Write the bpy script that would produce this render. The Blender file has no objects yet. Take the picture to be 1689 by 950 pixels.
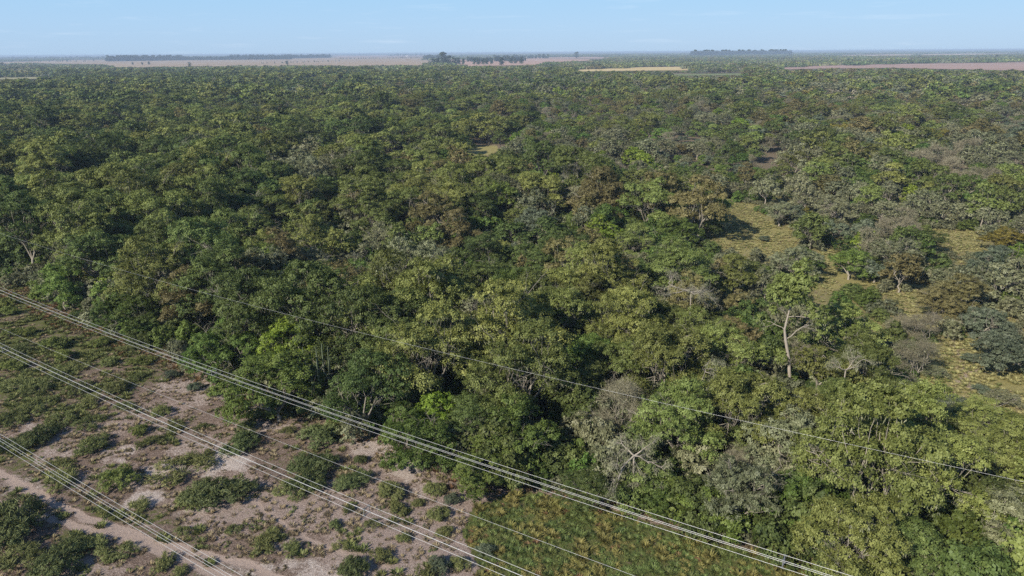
import bpy, math, random
import numpy as np
from mathutils import Vector
rnd = random.Random(7)
rng = np.random.default_rng(7)
SC = bpy.context.scene
COL = SC.collection

# ------------------------------------------------------------------ camera, sky, sun, exposure
PW, PH, FPX = 1689.0, 950.0, 1126.0
ALT = 40.0
PITCH = math.atan(389 / FPX)
ROLL = math.radians(-0.37)
cam = bpy.data.cameras.new('camera'); camo = bpy.data.objects.new('camera', cam); COL.objects.link(camo)
cam.sensor_width = 36.0; cam.lens = 36.0 * FPX / PW
cam.clip_start = 0.5; cam.clip_end = 120000
camo.location = (0, 0, ALT)
camo.rotation_mode = 'XYZ'
from mathutils import Matrix
camo.matrix_world = Matrix.Translation((0, 0, ALT)) @ Matrix.Rotation(math.pi / 2 - PITCH, 4, 'X') @ Matrix.Rotation(ROLL, 4, 'Z')
SC.camera = camo
SUN_EL = math.radians(33); SUN_AZ = math.radians(225)      # towards the sun: behind and left of the camera
w = bpy.data.worlds.new('World'); SC.world = w; w.use_nodes = True
wn = w.node_tree.nodes; wl = w.node_tree.links; wn.clear()
sky = wn.new('ShaderNodeTexSky'); sky.sky_type = 'NISHITA'; sky.sun_disc = False
sky.sun_elevation = SUN_EL; sky.sun_rotation = math.pi / 2 - SUN_AZ
sky.altitude = 50; sky.air_density = 1.0; sky.dust_density = 0.35; sky.ozone_density = 3.0
bg = wn.new('ShaderNodeBackground'); wo = wn.new('ShaderNodeOutputWorld'); bg.inputs[1].default_value = 0.105
# faint wisps of high cloud
tc = wn.new('ShaderNodeTexCoord'); mp = wn.new('ShaderNodeMapping'); mp.inputs['Scale'].default_value = (5, 5, 60)
nz = wn.new('ShaderNodeTexNoise'); nz.inputs['Scale'].default_value = 1.6; nz.inputs['Detail'].default_value = 7; nz.inputs['Roughness'].default_value = 0.62
rp = wn.new('ShaderNodeMapRange'); rp.inputs[1].default_value = 0.56; rp.inputs[2].default_value = 0.8; rp.inputs[4].default_value = 0.16
mxw = wn.new('ShaderNodeMix'); mxw.data_type = 'RGBA'; mxw.inputs[7].default_value = (7.2, 7.6, 8.2, 1)
sx = wn.new('ShaderNodeSeparateXYZ'); wl.new(tc.outputs['Generated'], sx.inputs[0])
zr = wn.new('ShaderNodeValToRGB'); SKB = 0.105
def _skc(c): return (c[0], c[1], c[2], 1)
zr.color_ramp.elements[0].position = 0.0; zr.color_ramp.elements[0].color = _skc((.405, .580, .800))
zr.color_ramp.elements[1].position = 1.0; zr.color_ramp.elements[1].color = _skc((.070, .145, .320))
for p_, c_ in ((.035, (.390, .600, .850)), (.08, (.350, .600, .870)), (.25, (.19, .36, .63)), (.55, (.10, .20, .42))):
    e_ = zr.color_ramp.elements.new(p_); e_.color = _skc(c_)
wl.new(sx.outputs[2], zr.inputs[0])
sb = wn.new('ShaderNodeVectorMath'); sb.operation = 'SCALE'; sb.inputs[3].default_value = .78 / SKB; wl.new(zr.outputs[0], sb.inputs[0])
smx = wn.new('ShaderNodeMix'); smx.data_type = 'RGBA'; smx.inputs[0].default_value = .92; wl.new(sky.outputs[0], smx.inputs[6]); wl.new(sb.outputs[0], smx.inputs[7])
wl.new(tc.outputs['Generated'], mp.inputs[0]); wl.new(mp.outputs[0], nz.inputs['Vector']); wl.new(nz.outputs[0], rp.inputs[0])
wl.new(rp.outputs[0], mxw.inputs[0]); wl.new(smx.outputs[2], mxw.inputs[6]); wl.new(mxw.outputs[2], bg.inputs[0]); wl.new(bg.outputs[0], wo.inputs[0])
sl = bpy.data.lights.new('sun', 'SUN'); sl.energy = 5.0; sl.angle = math.radians(0.5); sl.color = (1.0, 0.915, 0.78)
so = bpy.data.objects.new('sun', sl); COL.objects.link(so)
sdir = Vector((math.cos(SUN_EL) * math.cos(SUN_AZ), math.cos(SUN_EL) * math.sin(SUN_AZ), math.sin(SUN_EL)))
so.rotation_euler = sdir.to_track_quat('Z', 'Y').to_euler(); so.location = (0, 0, 80)
SC.view_settings.view_transform = 'Standard'; SC.view_settings.look = 'None'
SC.view_settings.exposure = 0.46; SC.view_settings.gamma = 1.0
SC.render.engine = 'CYCLES'
SC.cycles.max_bounces = 6; SC.cycles.diffuse_bounces = 3; SC.cycles.transmission_bounces = 3; SC.cycles.volume_bounces = 0
SC.cycles.use_denoising = False

# ------------------------------------------------------------------ photo pixel -> world helpers (planning only)
_cp, _sp, _cr, _sr = math.cos(PITCH), math.sin(PITCH), math.cos(ROLL), math.sin(ROLL)
def G(u, v, h=0.0):
    """point at height h seen at photo pixel (u, v)"""
    x = (u - PW / 2) / FPX; y = -(v - PH / 2) / FPX
    x, y = _cr * x - _sr * y, _sr * x + _cr * y
    d = (x, _cp + y * _sp, -_sp + y * _cp)
    t = (h - ALT) / d[2]
    return (d[0] * t, d[1] * t)
def px_of(X, Y, Z):
    z = Z - ALT
    y = Y * _cp - z * _sp; q = Y * _sp + z * _cp
    y = np.where(y > 1, y, 1.0)
    a0 = X / y; b0 = q / y
    a = _cr * a0 + _sr * b0; b = -_sr * a0 + _cr * b0
    return PW / 2 + a * FPX, PH / 2 - b * FPX
def m_per_px(u, v, h=0):
    x, y = G(u, v, h); return math.sqrt(x * x + y * y + (ALT - h) ** 2) / FPX
def in_poly(px, py, poly):
    px = np.asarray(px, float); py = np.asarray(py, float); c = np.zeros(px.shape, bool)
    n = len(poly)
    for i in range(n):
        x1, y1 = poly[i]; x2, y2 = poly[(i + 1) % n]
        if y1 == y2: continue
        m = ((y1 > py) != (y2 > py)) & (px < (x2 - x1) * (py - y1) / (y2 - y1) + x1)
        c ^= m
    return c
def vnoise(x, y, scale, seed=0):
    """smooth value noise 0..1"""
    x = np.asarray(x, float) / scale + 1000; y = np.asarray(y, float) / scale + 1000
    xi = np.floor(x).astype(np.int64); yi = np.floor(y).astype(np.int64); fx = x - xi; fy = y - yi
    def h(a, b):
        n = (a * 374761393 + b * 668265263 + seed * 69069) & 0xffffffff
        n = ((n ^ (n >> 13)) * 1274126177) & 0xffffffff
        return ((n ^ (n >> 16)) & 0xffff) / 65535.0
    fx = fx * fx * (3 - 2 * fx); fy = fy * fy * (3 - 2 * fy)
    return (h(xi, yi) * (1 - fx) + h(xi + 1, yi) * fx) * (1 - fy) + (h(xi, yi + 1) * (1 - fx) + h(xi + 1, yi + 1) * fx) * fy
def fbm(x, y, s, seed=0, o=4):
    t = 0; a = 1; n = 0
    for k in range(o): t = t + a * vnoise(x, y, s / 2 ** k, seed + k); n += a; a *= .55
    return t / n

# ------------------------------------------------------------------ mesh + object helpers
def mesh_np(name, V, faces, mats=(), midx=None, attrs=None, smooth=False):
    """faces: list of int arrays (n,k)"""
    me = bpy.data.meshes.new(name)
    V = np.asarray(V, np.float32).reshape(-1, 3)
    me.vertices.add(len(V)); me.vertices.foreach_set('co', V.ravel())
    loops = np.concatenate([np.asarray(f, np.int32).ravel() for f in faces])
    tot = np.concatenate([np.full(len(f), f.shape[1], np.int32) for f in faces])
    me.loops.add(len(loops)); me.loops.foreach_set('vertex_index', loops)
    me.polygons.add(len(tot)); st = np.zeros(len(tot), np.int32); st[1:] = np.cumsum(tot)[:-1]
    me.polygons.foreach_set('loop_start', st)
    for m in mats: me.materials.append(m)
    if midx is not None: me.polygons.foreach_set('material_index', np.asarray(midx, np.int32))
    if smooth: me.polygons.foreach_set('use_smooth', np.ones(len(tot), bool))
    if attrs:
        for k, (typ, dat) in attrs.items():
            a = me.attributes.new(k, typ, 'POINT')
            a.data.foreach_set('color' if typ == 'FLOAT_COLOR' else ('vector' if typ == 'FLOAT_VECTOR' else 'value'), np.asarray(dat).ravel())
    me.update(calc_edges=True)
    return me
def obj(name, me, parent=None, kind=None, label=None, cat=None, group=None):
    o = bpy.data.objects.new(name, me); COL.objects.link(o)
    if parent: o.parent = parent
    if kind: o['kind'] = kind
    if label: o['label'] = label
    if cat: o['category'] = cat
    if group: o['group'] = group
    return o
def tube(P, Rr, sides=5):
    """tube along points P with radii Rr -> V, quads"""
    P = np.asarray(P, float); n = len(P); V = []
    T = np.gradient(P, axis=0)
    for i in range(n):
        t = T[i] / (np.linalg.norm(T[i]) + 1e-9)
        a = np.array([0, 0, 1.]) if abs(t[2]) < .9 else np.array([1., 0, 0])
        u = np.cross(t, a); u /= np.linalg.norm(u); v = np.cross(t, u)
        for k in range(sides):
            q = 2 * math.pi * k / sides
            V.append(P[i] + Rr[i] * (math.cos(q) * u + math.sin(q) * v))
    F = [[i * sides + k, i * sides + (k + 1) % sides, (i + 1) * sides + (k + 1) % sides, (i + 1) * sides + k] for i in range(n - 1) for k in range(sides)]
    return np.array(V), np.array(F, np.int32)
class Geo:
    def __init__(s): s.V = []; s.F4 = []; s.T = []; s.n = 0
    def add(s, V, F, t=0.5):
        s.V.append(V); s.F4.append(F + s.n); s.T.append(np.full(len(V), t) if np.isscalar(t) else t); s.n += len(V)
    def mesh(s, name, mat, smooth=False):
        return mesh_np(name, np.concatenate(s.V), [np.concatenate(s.F4)], [mat], attrs={'tint': ('FLOAT', np.concatenate(s.T).astype(np.float32))}, smooth=smooth)

# ------------------------------------------------------------------ materials
def newmat(name):
    m = bpy.data.materials.new(name); m.use_nodes = True; m.node_tree.nodes.clear()
    return m, m.node_tree.nodes, m.node_tree.links
def N(nodes, typ, **kw):
    n = nodes.new(typ)
    for k, v in kw.items(): setattr(n, k, v)
    return n
def foliage_mat(name, c_dark, c_mid, c_lite, hue=0.02, val=0.35, transl=0.22, patch=0.5):
    m, n, l = newmat(name)
    at = N(n, 'ShaderNodeAttribute', attribute_name='tint'); ra = N(n, 'ShaderNodeValToRGB')
    e = ra.color_ramp.elements; e[0].position = 0.05; e[0].color = (*c_dark, 1); e[1].position = 0.95; e[1].color = (*c_lite, 1)
    x = e.new(0.5); x.color = (*c_mid, 1)
    l.new(at.outputs['Fac'], ra.inputs[0])
    oi = N(n, 'ShaderNodeObjectInfo')
    hs = N(n, 'ShaderNodeHueSaturation')
    a = N(n, 'ShaderNodeMapRange'); a.inputs[3].default_value = .5 - hue; a.inputs[4].default_value = .5 + hue
    b = N(n, 'ShaderNodeMapRange'); b.inputs[3].default_value = 1 - val * .75; b.inputs[4].default_value = 1 + val * .75
    mu = N(n, 'ShaderNodeMath', operation='MULTIPLY'); mu.inputs[1].default_value = 7.31
    fr = N(n, 'ShaderNodeMath', operation='FRACT')
    l.new(oi.outputs['Random'], a.inputs[0]); l.new(oi.outputs['Random'], mu.inputs[0]); l.new(mu.outputs[0], fr.inputs[0]); l.new(fr.outputs[0], b.inputs[0])
    l.new(a.outputs[0], hs.inputs['Hue']); l.new(b.outputs[0], hs.inputs['Value']); l.new(ra.outputs[0], hs.inputs['Color'])
    d = N(n, 'ShaderNodeBsdfDiffuse'); t = N(n, 'ShaderNodeBsdfTranslucent'); g = N(n, 'ShaderNodeBsdfGlossy'); g.inputs['Roughness'].default_value = .55
    g.inputs['Color'].default_value = (.5, .55, .45, 1)
    mx = N(n, 'ShaderNodeMixShader'); mx.inputs[0].default_value = transl
    m2 = N(n, 'ShaderNodeMixShader'); m2.inputs[0].default_value = .035
    l.new(hs.outputs[0], d.inputs[0]); l.new(hs.outputs[0], t.inputs[0])
    l.new(d.outputs[0], mx.inputs[1]); l.new(t.outputs[0], mx.inputs[2]); l.new(mx.outputs[0], m2.inputs[1]); l.new(g.outputs[0], m2.inputs[2])
    o = N(n, 'ShaderNodeOutputMaterial'); l.new(m2.outputs[0], o.inputs[0])
    return m
def plain_mat(name, c1, c2, scale=3.0, rough=.9, metal=0.0, bump=0.0, spec=0.3):
    m, n, l = newmat(name)
    t = N(n, 'ShaderNodeTexCoord'); z = N(n, 'ShaderNodeTexNoise'); z.inputs['Scale'].default_value = scale; z.inputs['Detail'].default_value = 5
    r = N(n, 'ShaderNodeMix', data_type='RGBA'); r.inputs[6].default_value = (*c1, 1); r.inputs[7].default_value = (*c2, 1)
    b = N(n, 'ShaderNodeBsdfPrincipled'); b.inputs['Roughness'].default_value = rough; b.inputs['Metallic'].default_value = metal; b.inputs['Specular IOR Level'].default_value = spec
    l.new(t.outputs['Object'], z.inputs['Vector']); l.new(z.outputs[0], r.inputs[0]); l.new(r.outputs[2], b.inputs['Base Color'])
    if bump:
        bp = N(n, 'ShaderNodeBump'); bp.inputs['Strength'].default_value = bump; l.new(z.outputs[0], bp.inputs['Height']); l.new(bp.outputs[0], b.inputs['Normal'])
    o = N(n, 'ShaderNodeOutputMaterial'); l.new(b.outputs[0], o.inputs[0])
    return m
FM = {
 'olive': foliage_mat('olive_leaves', (.096, .118, .029), (.158, .186, .050), (.230, .262, .086), .022, .48),
 'dark':  foliage_mat('dark_leaves',  (.056, .084, .024), (.098, .134, .038), (.155, .198, .060), .018, .45),
 'green': foliage_mat('green_leaves', (.062, .100, .022), (.105, .160, .034), (.160, .220, .055), .022, .48),
 'lime':  foliage_mat('lime_leaves',  (.100, .150, .016), (.175, .240, .028), (.250, .320, .050), .015, .22, .3),
 'grey':  foliage_mat('grey_leaves',  (.110, .120, .062), (.175, .185, .100), (.260, .268, .170), .018, .42),
 'brown': foliage_mat('brown_leaves', (.100, .090, .034), (.168, .148, .060), (.240, .212, .098), .012, .28),
 'blue':  foliage_mat('bluegreen_leaves', (.080, .105, .064), (.125, .155, .098), (.190, .220, .150), .012, .22),
 'twig':  foliage_mat('grey_twigs',   (.130, .118, .072), (.210, .192, .128), (.305, .280, .205), .008, .25, .05),
 'moss':  foliage_mat('hanging_lichen', (.150, .160, .095), (.240, .250, .155), (.350, .355, .240), .008, .2, .2),
 'must':  foliage_mat('mustard_leaves', (.120, .112, .020), (.200, .178, .034), (.270, .235, .056), .01, .2),
}
BARK = plain_mat('grey_bark', (.17, .15, .12), (.36, .33, .275), 2.5, bump=.3)
PALE = plain_mat('pale_bark', (.19, .165, .135), (.43, .39, .335), 2.0, bump=.3)

# ------------------------------------------------------------------ foliage geometry
def leaf_quads(C, Nrm, size, r, aspect=1.0, drop=None):
    """kite shaped faces at C facing Nrm"""
    n = len(C); Nrm = Nrm / (np.linalg.norm(Nrm, axis=1, keepdims=True) + 1e-9)
    A = r.normal(size=(n, 3)) if drop is None else np.tile(drop, (n, 1)) + r.normal(size=(n, 3)) * .25
    U = A - (A * Nrm).sum(1, keepdims=True) * Nrm; U /= np.linalg.norm(U, axis=1, keepdims=True) + 1e-9
    W_ = np.cross(Nrm, U)
    s = (size * r.uniform(.65, 1.35, n))[:, None]; a = aspect * r.uniform(.6, 1.0, n)[:, None]
    V = np.stack([C + U * s * .55, C + W_ * s * a * .42 + U * s * r.uniform(-.1, .2, n)[:, None] + Nrm * s * .08, C - U * s * .5, C - W_ * s * a * .42 + U * s * r.uniform(-.1, .2, n)[:, None] - Nrm * s * .05], 1).reshape(-1, 3)
    F = np.arange(4 * n, dtype=np.int32).reshape(-1, 4)
    return V, F
def puff_leaves(g, c, pr, r, nsub, nleaf, size, flat=.75, tint=(.5, .22), zlow=-.45, aspect=1.0):
    z = r.uniform(zlow, 1, nsub); th = r.uniform(0, 2 * math.pi, nsub); q = np.sqrt(1 - z * z)
    d = np.stack([q * np.cos(th), q * np.sin(th), z], 1)
    rad = pr * r.uniform(.62, 1.08, nsub)[:, None]
    S = c + d * rad * np.array([1, 1, flat])
    k = nleaf
    D = np.repeat(d, k, 0)
    C = np.repeat(S, k, 0) + r.normal(size=(nsub * k, 3)) * pr * .145 * np.array([1, 1, .65])
    Nn = D * 1.1 + np.array([0, 0, .35]) + r.normal(size=C.shape) * .42
    V, F = leaf_quads(C, Nn, size, r, aspect)
    t = np.repeat(np.clip(r.normal(tint[0], tint[1], nsub), 0, 1), k) + r.normal(0, .08, nsub * k)
    g.add(V, F, np.repeat(np.clip(t, 0, 1), 4))
def skeleton(g, r, H, R, trunk_h, cents, lean=(0, 0), r0=.22, klimb=5, sides=5, wig=.12, tips=.02):
    top = np.array([lean[0], lean[1], trunk_h])
    P = np.array([[0, 0, -.3], top * .35 + r.normal(size=3) * .12 * np.array([1, 1, 0]), top * .7 + r.normal(size=3) * .15 * np.array([1, 1, 0]), top])
    V, F = tube(P, [r0 * 1.35, r0, r0 * .88, r0 * .75], sides + 1); g.add(V, F)
    if not len(cents): return
    ang = np.arctan2(cents[:, 1] - top[1], cents[:, 0] - top[0]); off = r.uniform(0, 2 * math.pi)
    lab = (((ang + off) % (2 * math.pi)) / (2 * math.pi) * klimb).astype(int)
    for L in range(klimb):
        sub = cents[lab == L]
        if not len(sub): continue
        m = sub.mean(0); e = top + (m - top) * .62; e[2] = top[2] + (m[2] - top[2]) * .55
        mid = (top + e) / 2 + r.normal(size=3) * R * .06; mid[2] += .1
        V, F = tube([top - (0, 0, .2), mid, e], [r0 * .62, r0 * .45, r0 * .33], sides); g.add(V, F)
        for c in sub:
            st = mid if r.random() < .3 else e
            cc = c - (0, 0, .15)
            m1 = st + (cc - st) * .4 + r.normal(size=3) * R * wig * .5; m2 = st + (cc - st) * .75 + r.normal(size=3) * R * wig * .35
            V, F = tube([st, m1, m2, cc], [r0 * .26, r0 * .18, r0 * .11, tips], max(3, sides - 2)); g.add(V, F)
def lobed_centres(r, H, R, base, pr, n, flat):
    """crown of separate lobes, each carrying its own puffs, with gaps between the lobes"""
    rl = R * .36; L = []; tries = 0; nl = 10; ax = r.uniform(.85, 1.2); oc = r.uniform(-.12, .12, 2) * R
    while len(L) < nl and tries < 900:
        tries += 1; th = r.uniform(0, 6.283); q = math.sqrt(r.random()); k = r.uniform(.72, 1.2)
        z = base + (H - base - rl * .5) * ((1 - q ** 2.4) ** flat) * r.uniform(.62, 1.04) - (r.uniform(0, 1.6) if r.random() < .3 else 0)
        p = np.array([math.cos(th) * q * (R - rl * .7) * ax + oc[0], math.sin(th) * q * (R - rl * .7) / ax + oc[1], max(z, base * .7)])
        if all(np.linalg.norm((p - o[0]) * (1, 1, 1.1)) > rl * (k + o[1]) * .60 for o in L): L.append((p, k))
    out = []; per = max(5, int(n * 1.15 / max(1, len(L))))
    for p, k in L:
        t = 0; c = 0; mine = []
        while c < per and t < 120:
            t += 1; z = r.uniform(-.35, 1); a = r.uniform(0, 6.283); q = math.sqrt(1 - z * z)
            d = p + np.array([math.cos(a) * q, math.sin(a) * q, z * .72]) * rl * k * .72
            if all(np.linalg.norm(d - m_) > pr * .8 for m_ in mine): mine.append(d); c += 1
        out += mine
    return np.array(out)
def puff_centres(r, H, R, base, pr, n, flat=.5, lop=.25):
    if R > 3 and n >= 40:
        return lobed_centres(r, H, R, base, pr, n, flat)
    out = []; tries = 0
    ax = 1 + r.uniform(-lop, lop); oc = r.uniform(-.15, .15, 2) * R
    lob = r.uniform(0, 2 * math.pi, 3)
    while len(out) < n and tries < n * 40:
        tries += 1
        th = r.uniform(0, 2 * math.pi); q = math.sqrt(r.random())
        Rr = R * (1 + .16 * math.sin(2 * th + lob[0]) + .13 * math.sin(3 * th + lob[1]) + .1 * math.sin(5 * th + lob[2]))
        prof = (1 - q ** 2.2) ** flat
        z = base + (H - base - pr * .6) * prof * (1 if r.random() < .68 else r.uniform(.15, .9)) * (1 + r.normal() * .09)
        p = np.array([math.cos(th) * q * (Rr - pr * .6) * ax + oc[0], math.sin(th) * q * (Rr - pr * .6) / ax + oc[1], max(z, base)])
        if all(np.linalg.norm((p - o) * (1, 1, 1.2)) > pr * 1.16 for o in out): out.append(p)
    return np.array(out)
def twig_spray(g, c, pr, r, n, L=.8, wd=.03):
    z = r.uniform(-.3, 1, n); th = r.uniform(0, 2 * math.pi, n); q = np.sqrt(1 - z * z)
    d = np.stack([q * np.cos(th), q * np.sin(th), z * .8], 1)
    A = c + d * pr * r.uniform(.1, .95, n)[:, None] + r.normal(size=(n, 3)) * pr * .15; e = d * .5 + r.normal(size=(n, 3)) * .5; B = A + e * pr * .42
    s = np.cross(d, r.normal(size=(n, 3))); s /= np.linalg.norm(s, axis=1, keepdims=True) + 1e-9
    V = np.stack([A + s * wd, A - s * wd, B - s * wd * .3, B + s * wd * .3], 1).reshape(-1, 3)
    g.add(V, np.arange(4 * n, dtype=np.int32).reshape(-1, 4), np.repeat(np.clip(r.normal(.5, .25, n), 0, 1), 4))
def moss_strips(g, c, pr, r, n, L=(.35, 1.0)):
    th = r.uniform(0, 2 * math.pi, n); q = r.uniform(.4, 1.0, n) * pr
    ln = r.uniform(L[0], L[1], n)
    C = c + np.stack([np.cos(th) * q, np.sin(th) * q, -pr * .35 - ln * .35], 1)
    Nn = np.stack([np.cos(th), np.sin(th), np.full(n, .2)], 1) + r.normal(size=(n, 3)) * .4
    V, F = leaf_quads(C, Nn, 1.0, r, .13, drop=(0, 0, -1.0)); V = (V.reshape(n, 4, 3) - C[:, None]) * ln[:, None, None] + C[:, None]
    g.add(V.reshape(-1, 3), F, np.repeat(np.clip(r.normal(.5, .25, n), 0, 1), 4))
def bare_bits(g, r, cents, H, k, rad=.05):
    """dead limbs and lichened branches that show through and above the leaves"""
    for _ in range(k):
        c = cents[r.integers(len(cents))]; out_ = np.array([c[0], c[1], 0]); out_ /= np.linalg.norm(out_) + 1e-6
        st = c * (.55, .55, .86); d = out_ * r.uniform(.2, 1) + np.array([0, 0, r.uniform(.1, .9)]) + r.normal(size=3) * .35; d /= np.linalg.norm(d)
        branchy(g, r, st, d, r.uniform(1.8, 3.0), rad * r.uniform(.7, 1.2), 2, -.05, .7)
def branchy(g, r, p, d, L, rad, depth, grav=-.12, spread=.75, tips=None):
    """recursive bare limb"""
    n = 4 if depth < 2 else 5; P = [p]; q = p.copy(); dd = d.copy()
    for i in range(n):
        dd = dd + r.normal(size=3) * .24 + np.array([0, 0, grav * .25]); dd /= np.linalg.norm(dd); q = q + dd * L / n; P.append(q.copy())
    V, F = tube(P, list(np.linspace(rad, rad * .42, n + 1)), 6 if rad > .08 else 3); g.add(V, F)
    if tips is not None and depth <= 1: tips.append(q.copy())
    if depth <= 0: return
    for k in range(4):
        s = r.integers(1, n + 1); nd = dd + r.normal(size=3) * spread + np.array([0, 0, .1]); nd /= np.linalg.norm(nd)
        branchy(g, r, P[s].copy(), nd, L * r.uniform(.4, .75), rad * .48, depth - 1, grav, spread, tips)
def make_tree(seed, sp, H, R, base, pr=1.25, n=52, trunk_h=None, flat=.5, lod=0, moss=0.0, twig=0.0, bark=None, size=.3, dens=1.0, r0=.2, lean=(0, 0), tint=(.5, .22), wig=.12, bits=3):
    """-> dict of part meshes"""
    r = np.random.default_rng(seed)
    cents = puff_centres(r, H, R, base, pr, n, flat)
    gt, gc, gm = Geo(), Geo(), Geo()
    skeleton(gt, r, H, R, trunk_h or base * .75, cents, lean, r0, klimb=5, sides=5 if not lod else 3, wig=wig, tips=.025)
    if lod == 0 and bits: bare_bits(gt, r, cents, H, bits)
    for c in cents:
        p = pr * r.uniform(.62, .95)
        tt = (np.clip(tint[0] + r.normal() * .1, 0, 1), tint[1])
        if twig >= 1 and lod == 2: puff_leaves(gc, c, p, r, 3, 2, size * 2.6, tint=tt)
        if twig < 1:
            if lod == 0: puff_leaves(gc, c, p, r, int(24 * dens), 28, size * .52, tint=tt)
            elif lod == 1: puff_leaves(gc, c, p, r, int(18 * dens), 10, size * 1.0, tint=tt)
            else: puff_leaves(gc, c, p, r, 4, 3, size * 3.6, tint=tt)
        if twig and lod < 2: twig_spray(gc if twig >= 1 else gm, c, p, r, int((110 if lod == 0 else 40) * twig), wd=.016 if lod == 0 else .04)
        if moss and lod < 2:
            k = r.poisson(moss * (44 if lod == 0 else 8)); 
            if k: moss_strips(gm, c, p, r, k, (.15, .42) if lod == 0 else (.4, .9))
    out = {'trunk': gt.mesh('trunk', bark or BARK, True), 'crown': gc.mesh('crown', FM['twig'] if twig >= 1 else FM[sp])}
    if gm.n: out['hanging_lichen'] = gm.mesh('hanging_lichen', FM['moss'] if moss else FM['twig'])
    return out
def merge_parts(parts, name):
    V = []; F = []; MI = []; T = []; n = 0; mats = []
    for i, me in enumerate(parts.values()):
        nv = len(me.vertices); v = np.empty(nv * 3, np.float32); me.vertices.foreach_get('co', v); V.append(v.reshape(-1, 3))
        f = np.empty(len(me.loops), np.int32); me.loops.foreach_get('vertex_index', f); F.append(f.reshape(-1, 4) + n)
        MI.append(np.full(len(f) // 4, i)); t = np.empty(nv, np.float32); me.attributes['tint'].data.foreach_get('value', t); T.append(t); n += nv; mats.append(me.materials[0])
    return mesh_np(name, np.concatenate(V), [np.concatenate(F)], mats, np.concatenate(MI), {'tint': ('FLOAT', np.concatenate(T))})
# kind: (H, R, base, kwargs), several seeds each
KINDS = {
 'olive': dict(sp='olive', H=10.5, R=5.2, base=3.3, n=58, moss=.7, bits=7, seeds=(11, 12, 13, 14)),
 'dark':  dict(sp='dark', H=10.5, R=5.0, base=3.0, n=56, moss=.35, bits=5, seeds=(21, 22, 23)),
 'green': dict(sp='green', H=8.0, R=4.2, base=1.6, n=52, pr=1.15, moss=0, seeds=(31, 32)),
 'lime':  dict(sp='lime', H=7.0, R=3.4, base=2.0, n=34, pr=1.1, moss=0, seeds=(41,)),
 'grey':  dict(sp='grey', H=8.5, R=4.6, base=3.0, n=44, pr=1.1, moss=.8, dens=.75, bark='pale', bits=8, seeds=(51, 52, 53)),
 'brown': dict(sp='brown', H=9.0, R=4.4, base=2.6, n=44, pr=1.15, moss=.15, seeds=(61, 62)),
 'blue':  dict(sp='blue', H=6.0, R=4.0, base=2.2, n=42, pr=1.0, moss=.1, flat=.45, seeds=(71, 72)),
 'bare':  dict(sp='twig', H=8.0, R=3.8, base=1.6, n=52, pr=1.1, twig=2.2, moss=.25, r0=.13, seeds=(81, 82)),
 'bush':  dict(sp='green', H=3.0, R=2.1, base=.5, n=22, pr=.85, trunk_h=.6, r0=.07, bits=0, seeds=(91, 92)),
 'dbush': dict(sp='dark', H=3.2, R=2.3, base=.5, n=22, pr=.9, trunk_h=.6, r0=.07, bits=0, seeds=(95, 96)),
 'gbush': dict(sp='grey', H=3.0, R=2.2, base=.7, n=20, pr=.8, trunk_h=.7, r0=.07, moss=.4, dens=.7, bits=0, seeds=(98,)),
 'must':  dict(sp='must', H=6.5, R=4.6, base=2.6, n=44, pr=1.05, seeds=(101,)),
}
def build_kind(k, seed, lod):
    a = dict(KINDS[k]); a.pop('seeds'); b = a.pop('bark', None)
    if b == 'pale': a['bark'] = PALE
    return make_tree(seed, lod=lod, **a)
NEAR = {k: [build_kind(k, s, 0) for s in v['seeds']] for k, v in KINDS.items()}

# ------------------------------------------------------------------ map of the place (from photo pixels to ground)
PHI = 0.99116; DV = np.array([-math.sin(PHI), math.cos(PHI)]); NV = np.array([math.cos(PHI), math.sin(PHI)])   # direction of the line; across
EDGE = [G(*p) for p in [(-300, 365), (0, 462), (130, 528), (300, 602), (450, 667), (560, 702), (680, 747), (800, 798), (960, 812), (1060, 845), (1200, 893), (1300, 925), (1400, 955), (1700, 1080)]]
EDGE_S = np.array([np.dot(e, DV) for e in EDGE]); EDGE_N = np.array([np.dot(e, NV) for e in EDGE])
_o = np.argsort(EDGE_S); EDGE_S, EDGE_N = EDGE_S[_o], EDGE_N[_o]
def edge_dist(X, Y):
    """metres behind the forest edge (+ = inside the forest)"""
    s = X * DV[0] + Y * DV[1]; n = X * NV[0] + Y * NV[1]
    return n - np.interp(s, EDGE_S, EDGE_N)
CLEAR = [
 [(1200, 330), (1242, 342), (1268, 370), (1305, 383), (1318, 398), (1292, 422), (1240, 412), (1200, 420), (1145, 412), (1168, 392), (1200, 376), (1192, 350)],
 [(1285, 463), (1340, 440), (1362, 432), (1350, 410), (1385, 398), (1395, 438), (1440, 450), (1462, 470), (1400, 474), (1340, 478)],
 [(1528, 378), (1622, 380), (1625, 412), (1540, 414)],
 [(1565, 555), (1602, 560), (1645, 598), (1720, 640), (1720, 700), (1640, 672), (1575, 695), (1508, 630), (1535, 600)],
 [(1445, 500), (1500, 498), (1560, 540), (1550, 555), (1490, 520)],
 [(1620, 612), (1700, 615), (1700, 650), (1650, 640)],
 [(768, 240), (822, 240), (815, 256), (770, 254)],
 [(1540, 950), (1568, 930), (1645, 922), (1665, 950)],
 [(1465, 485), (1520, 480), (1545, 500), (1500, 505)],
 [(1470, 250), (1500, 246), (1500, 256), (1475, 258)],
]
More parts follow.
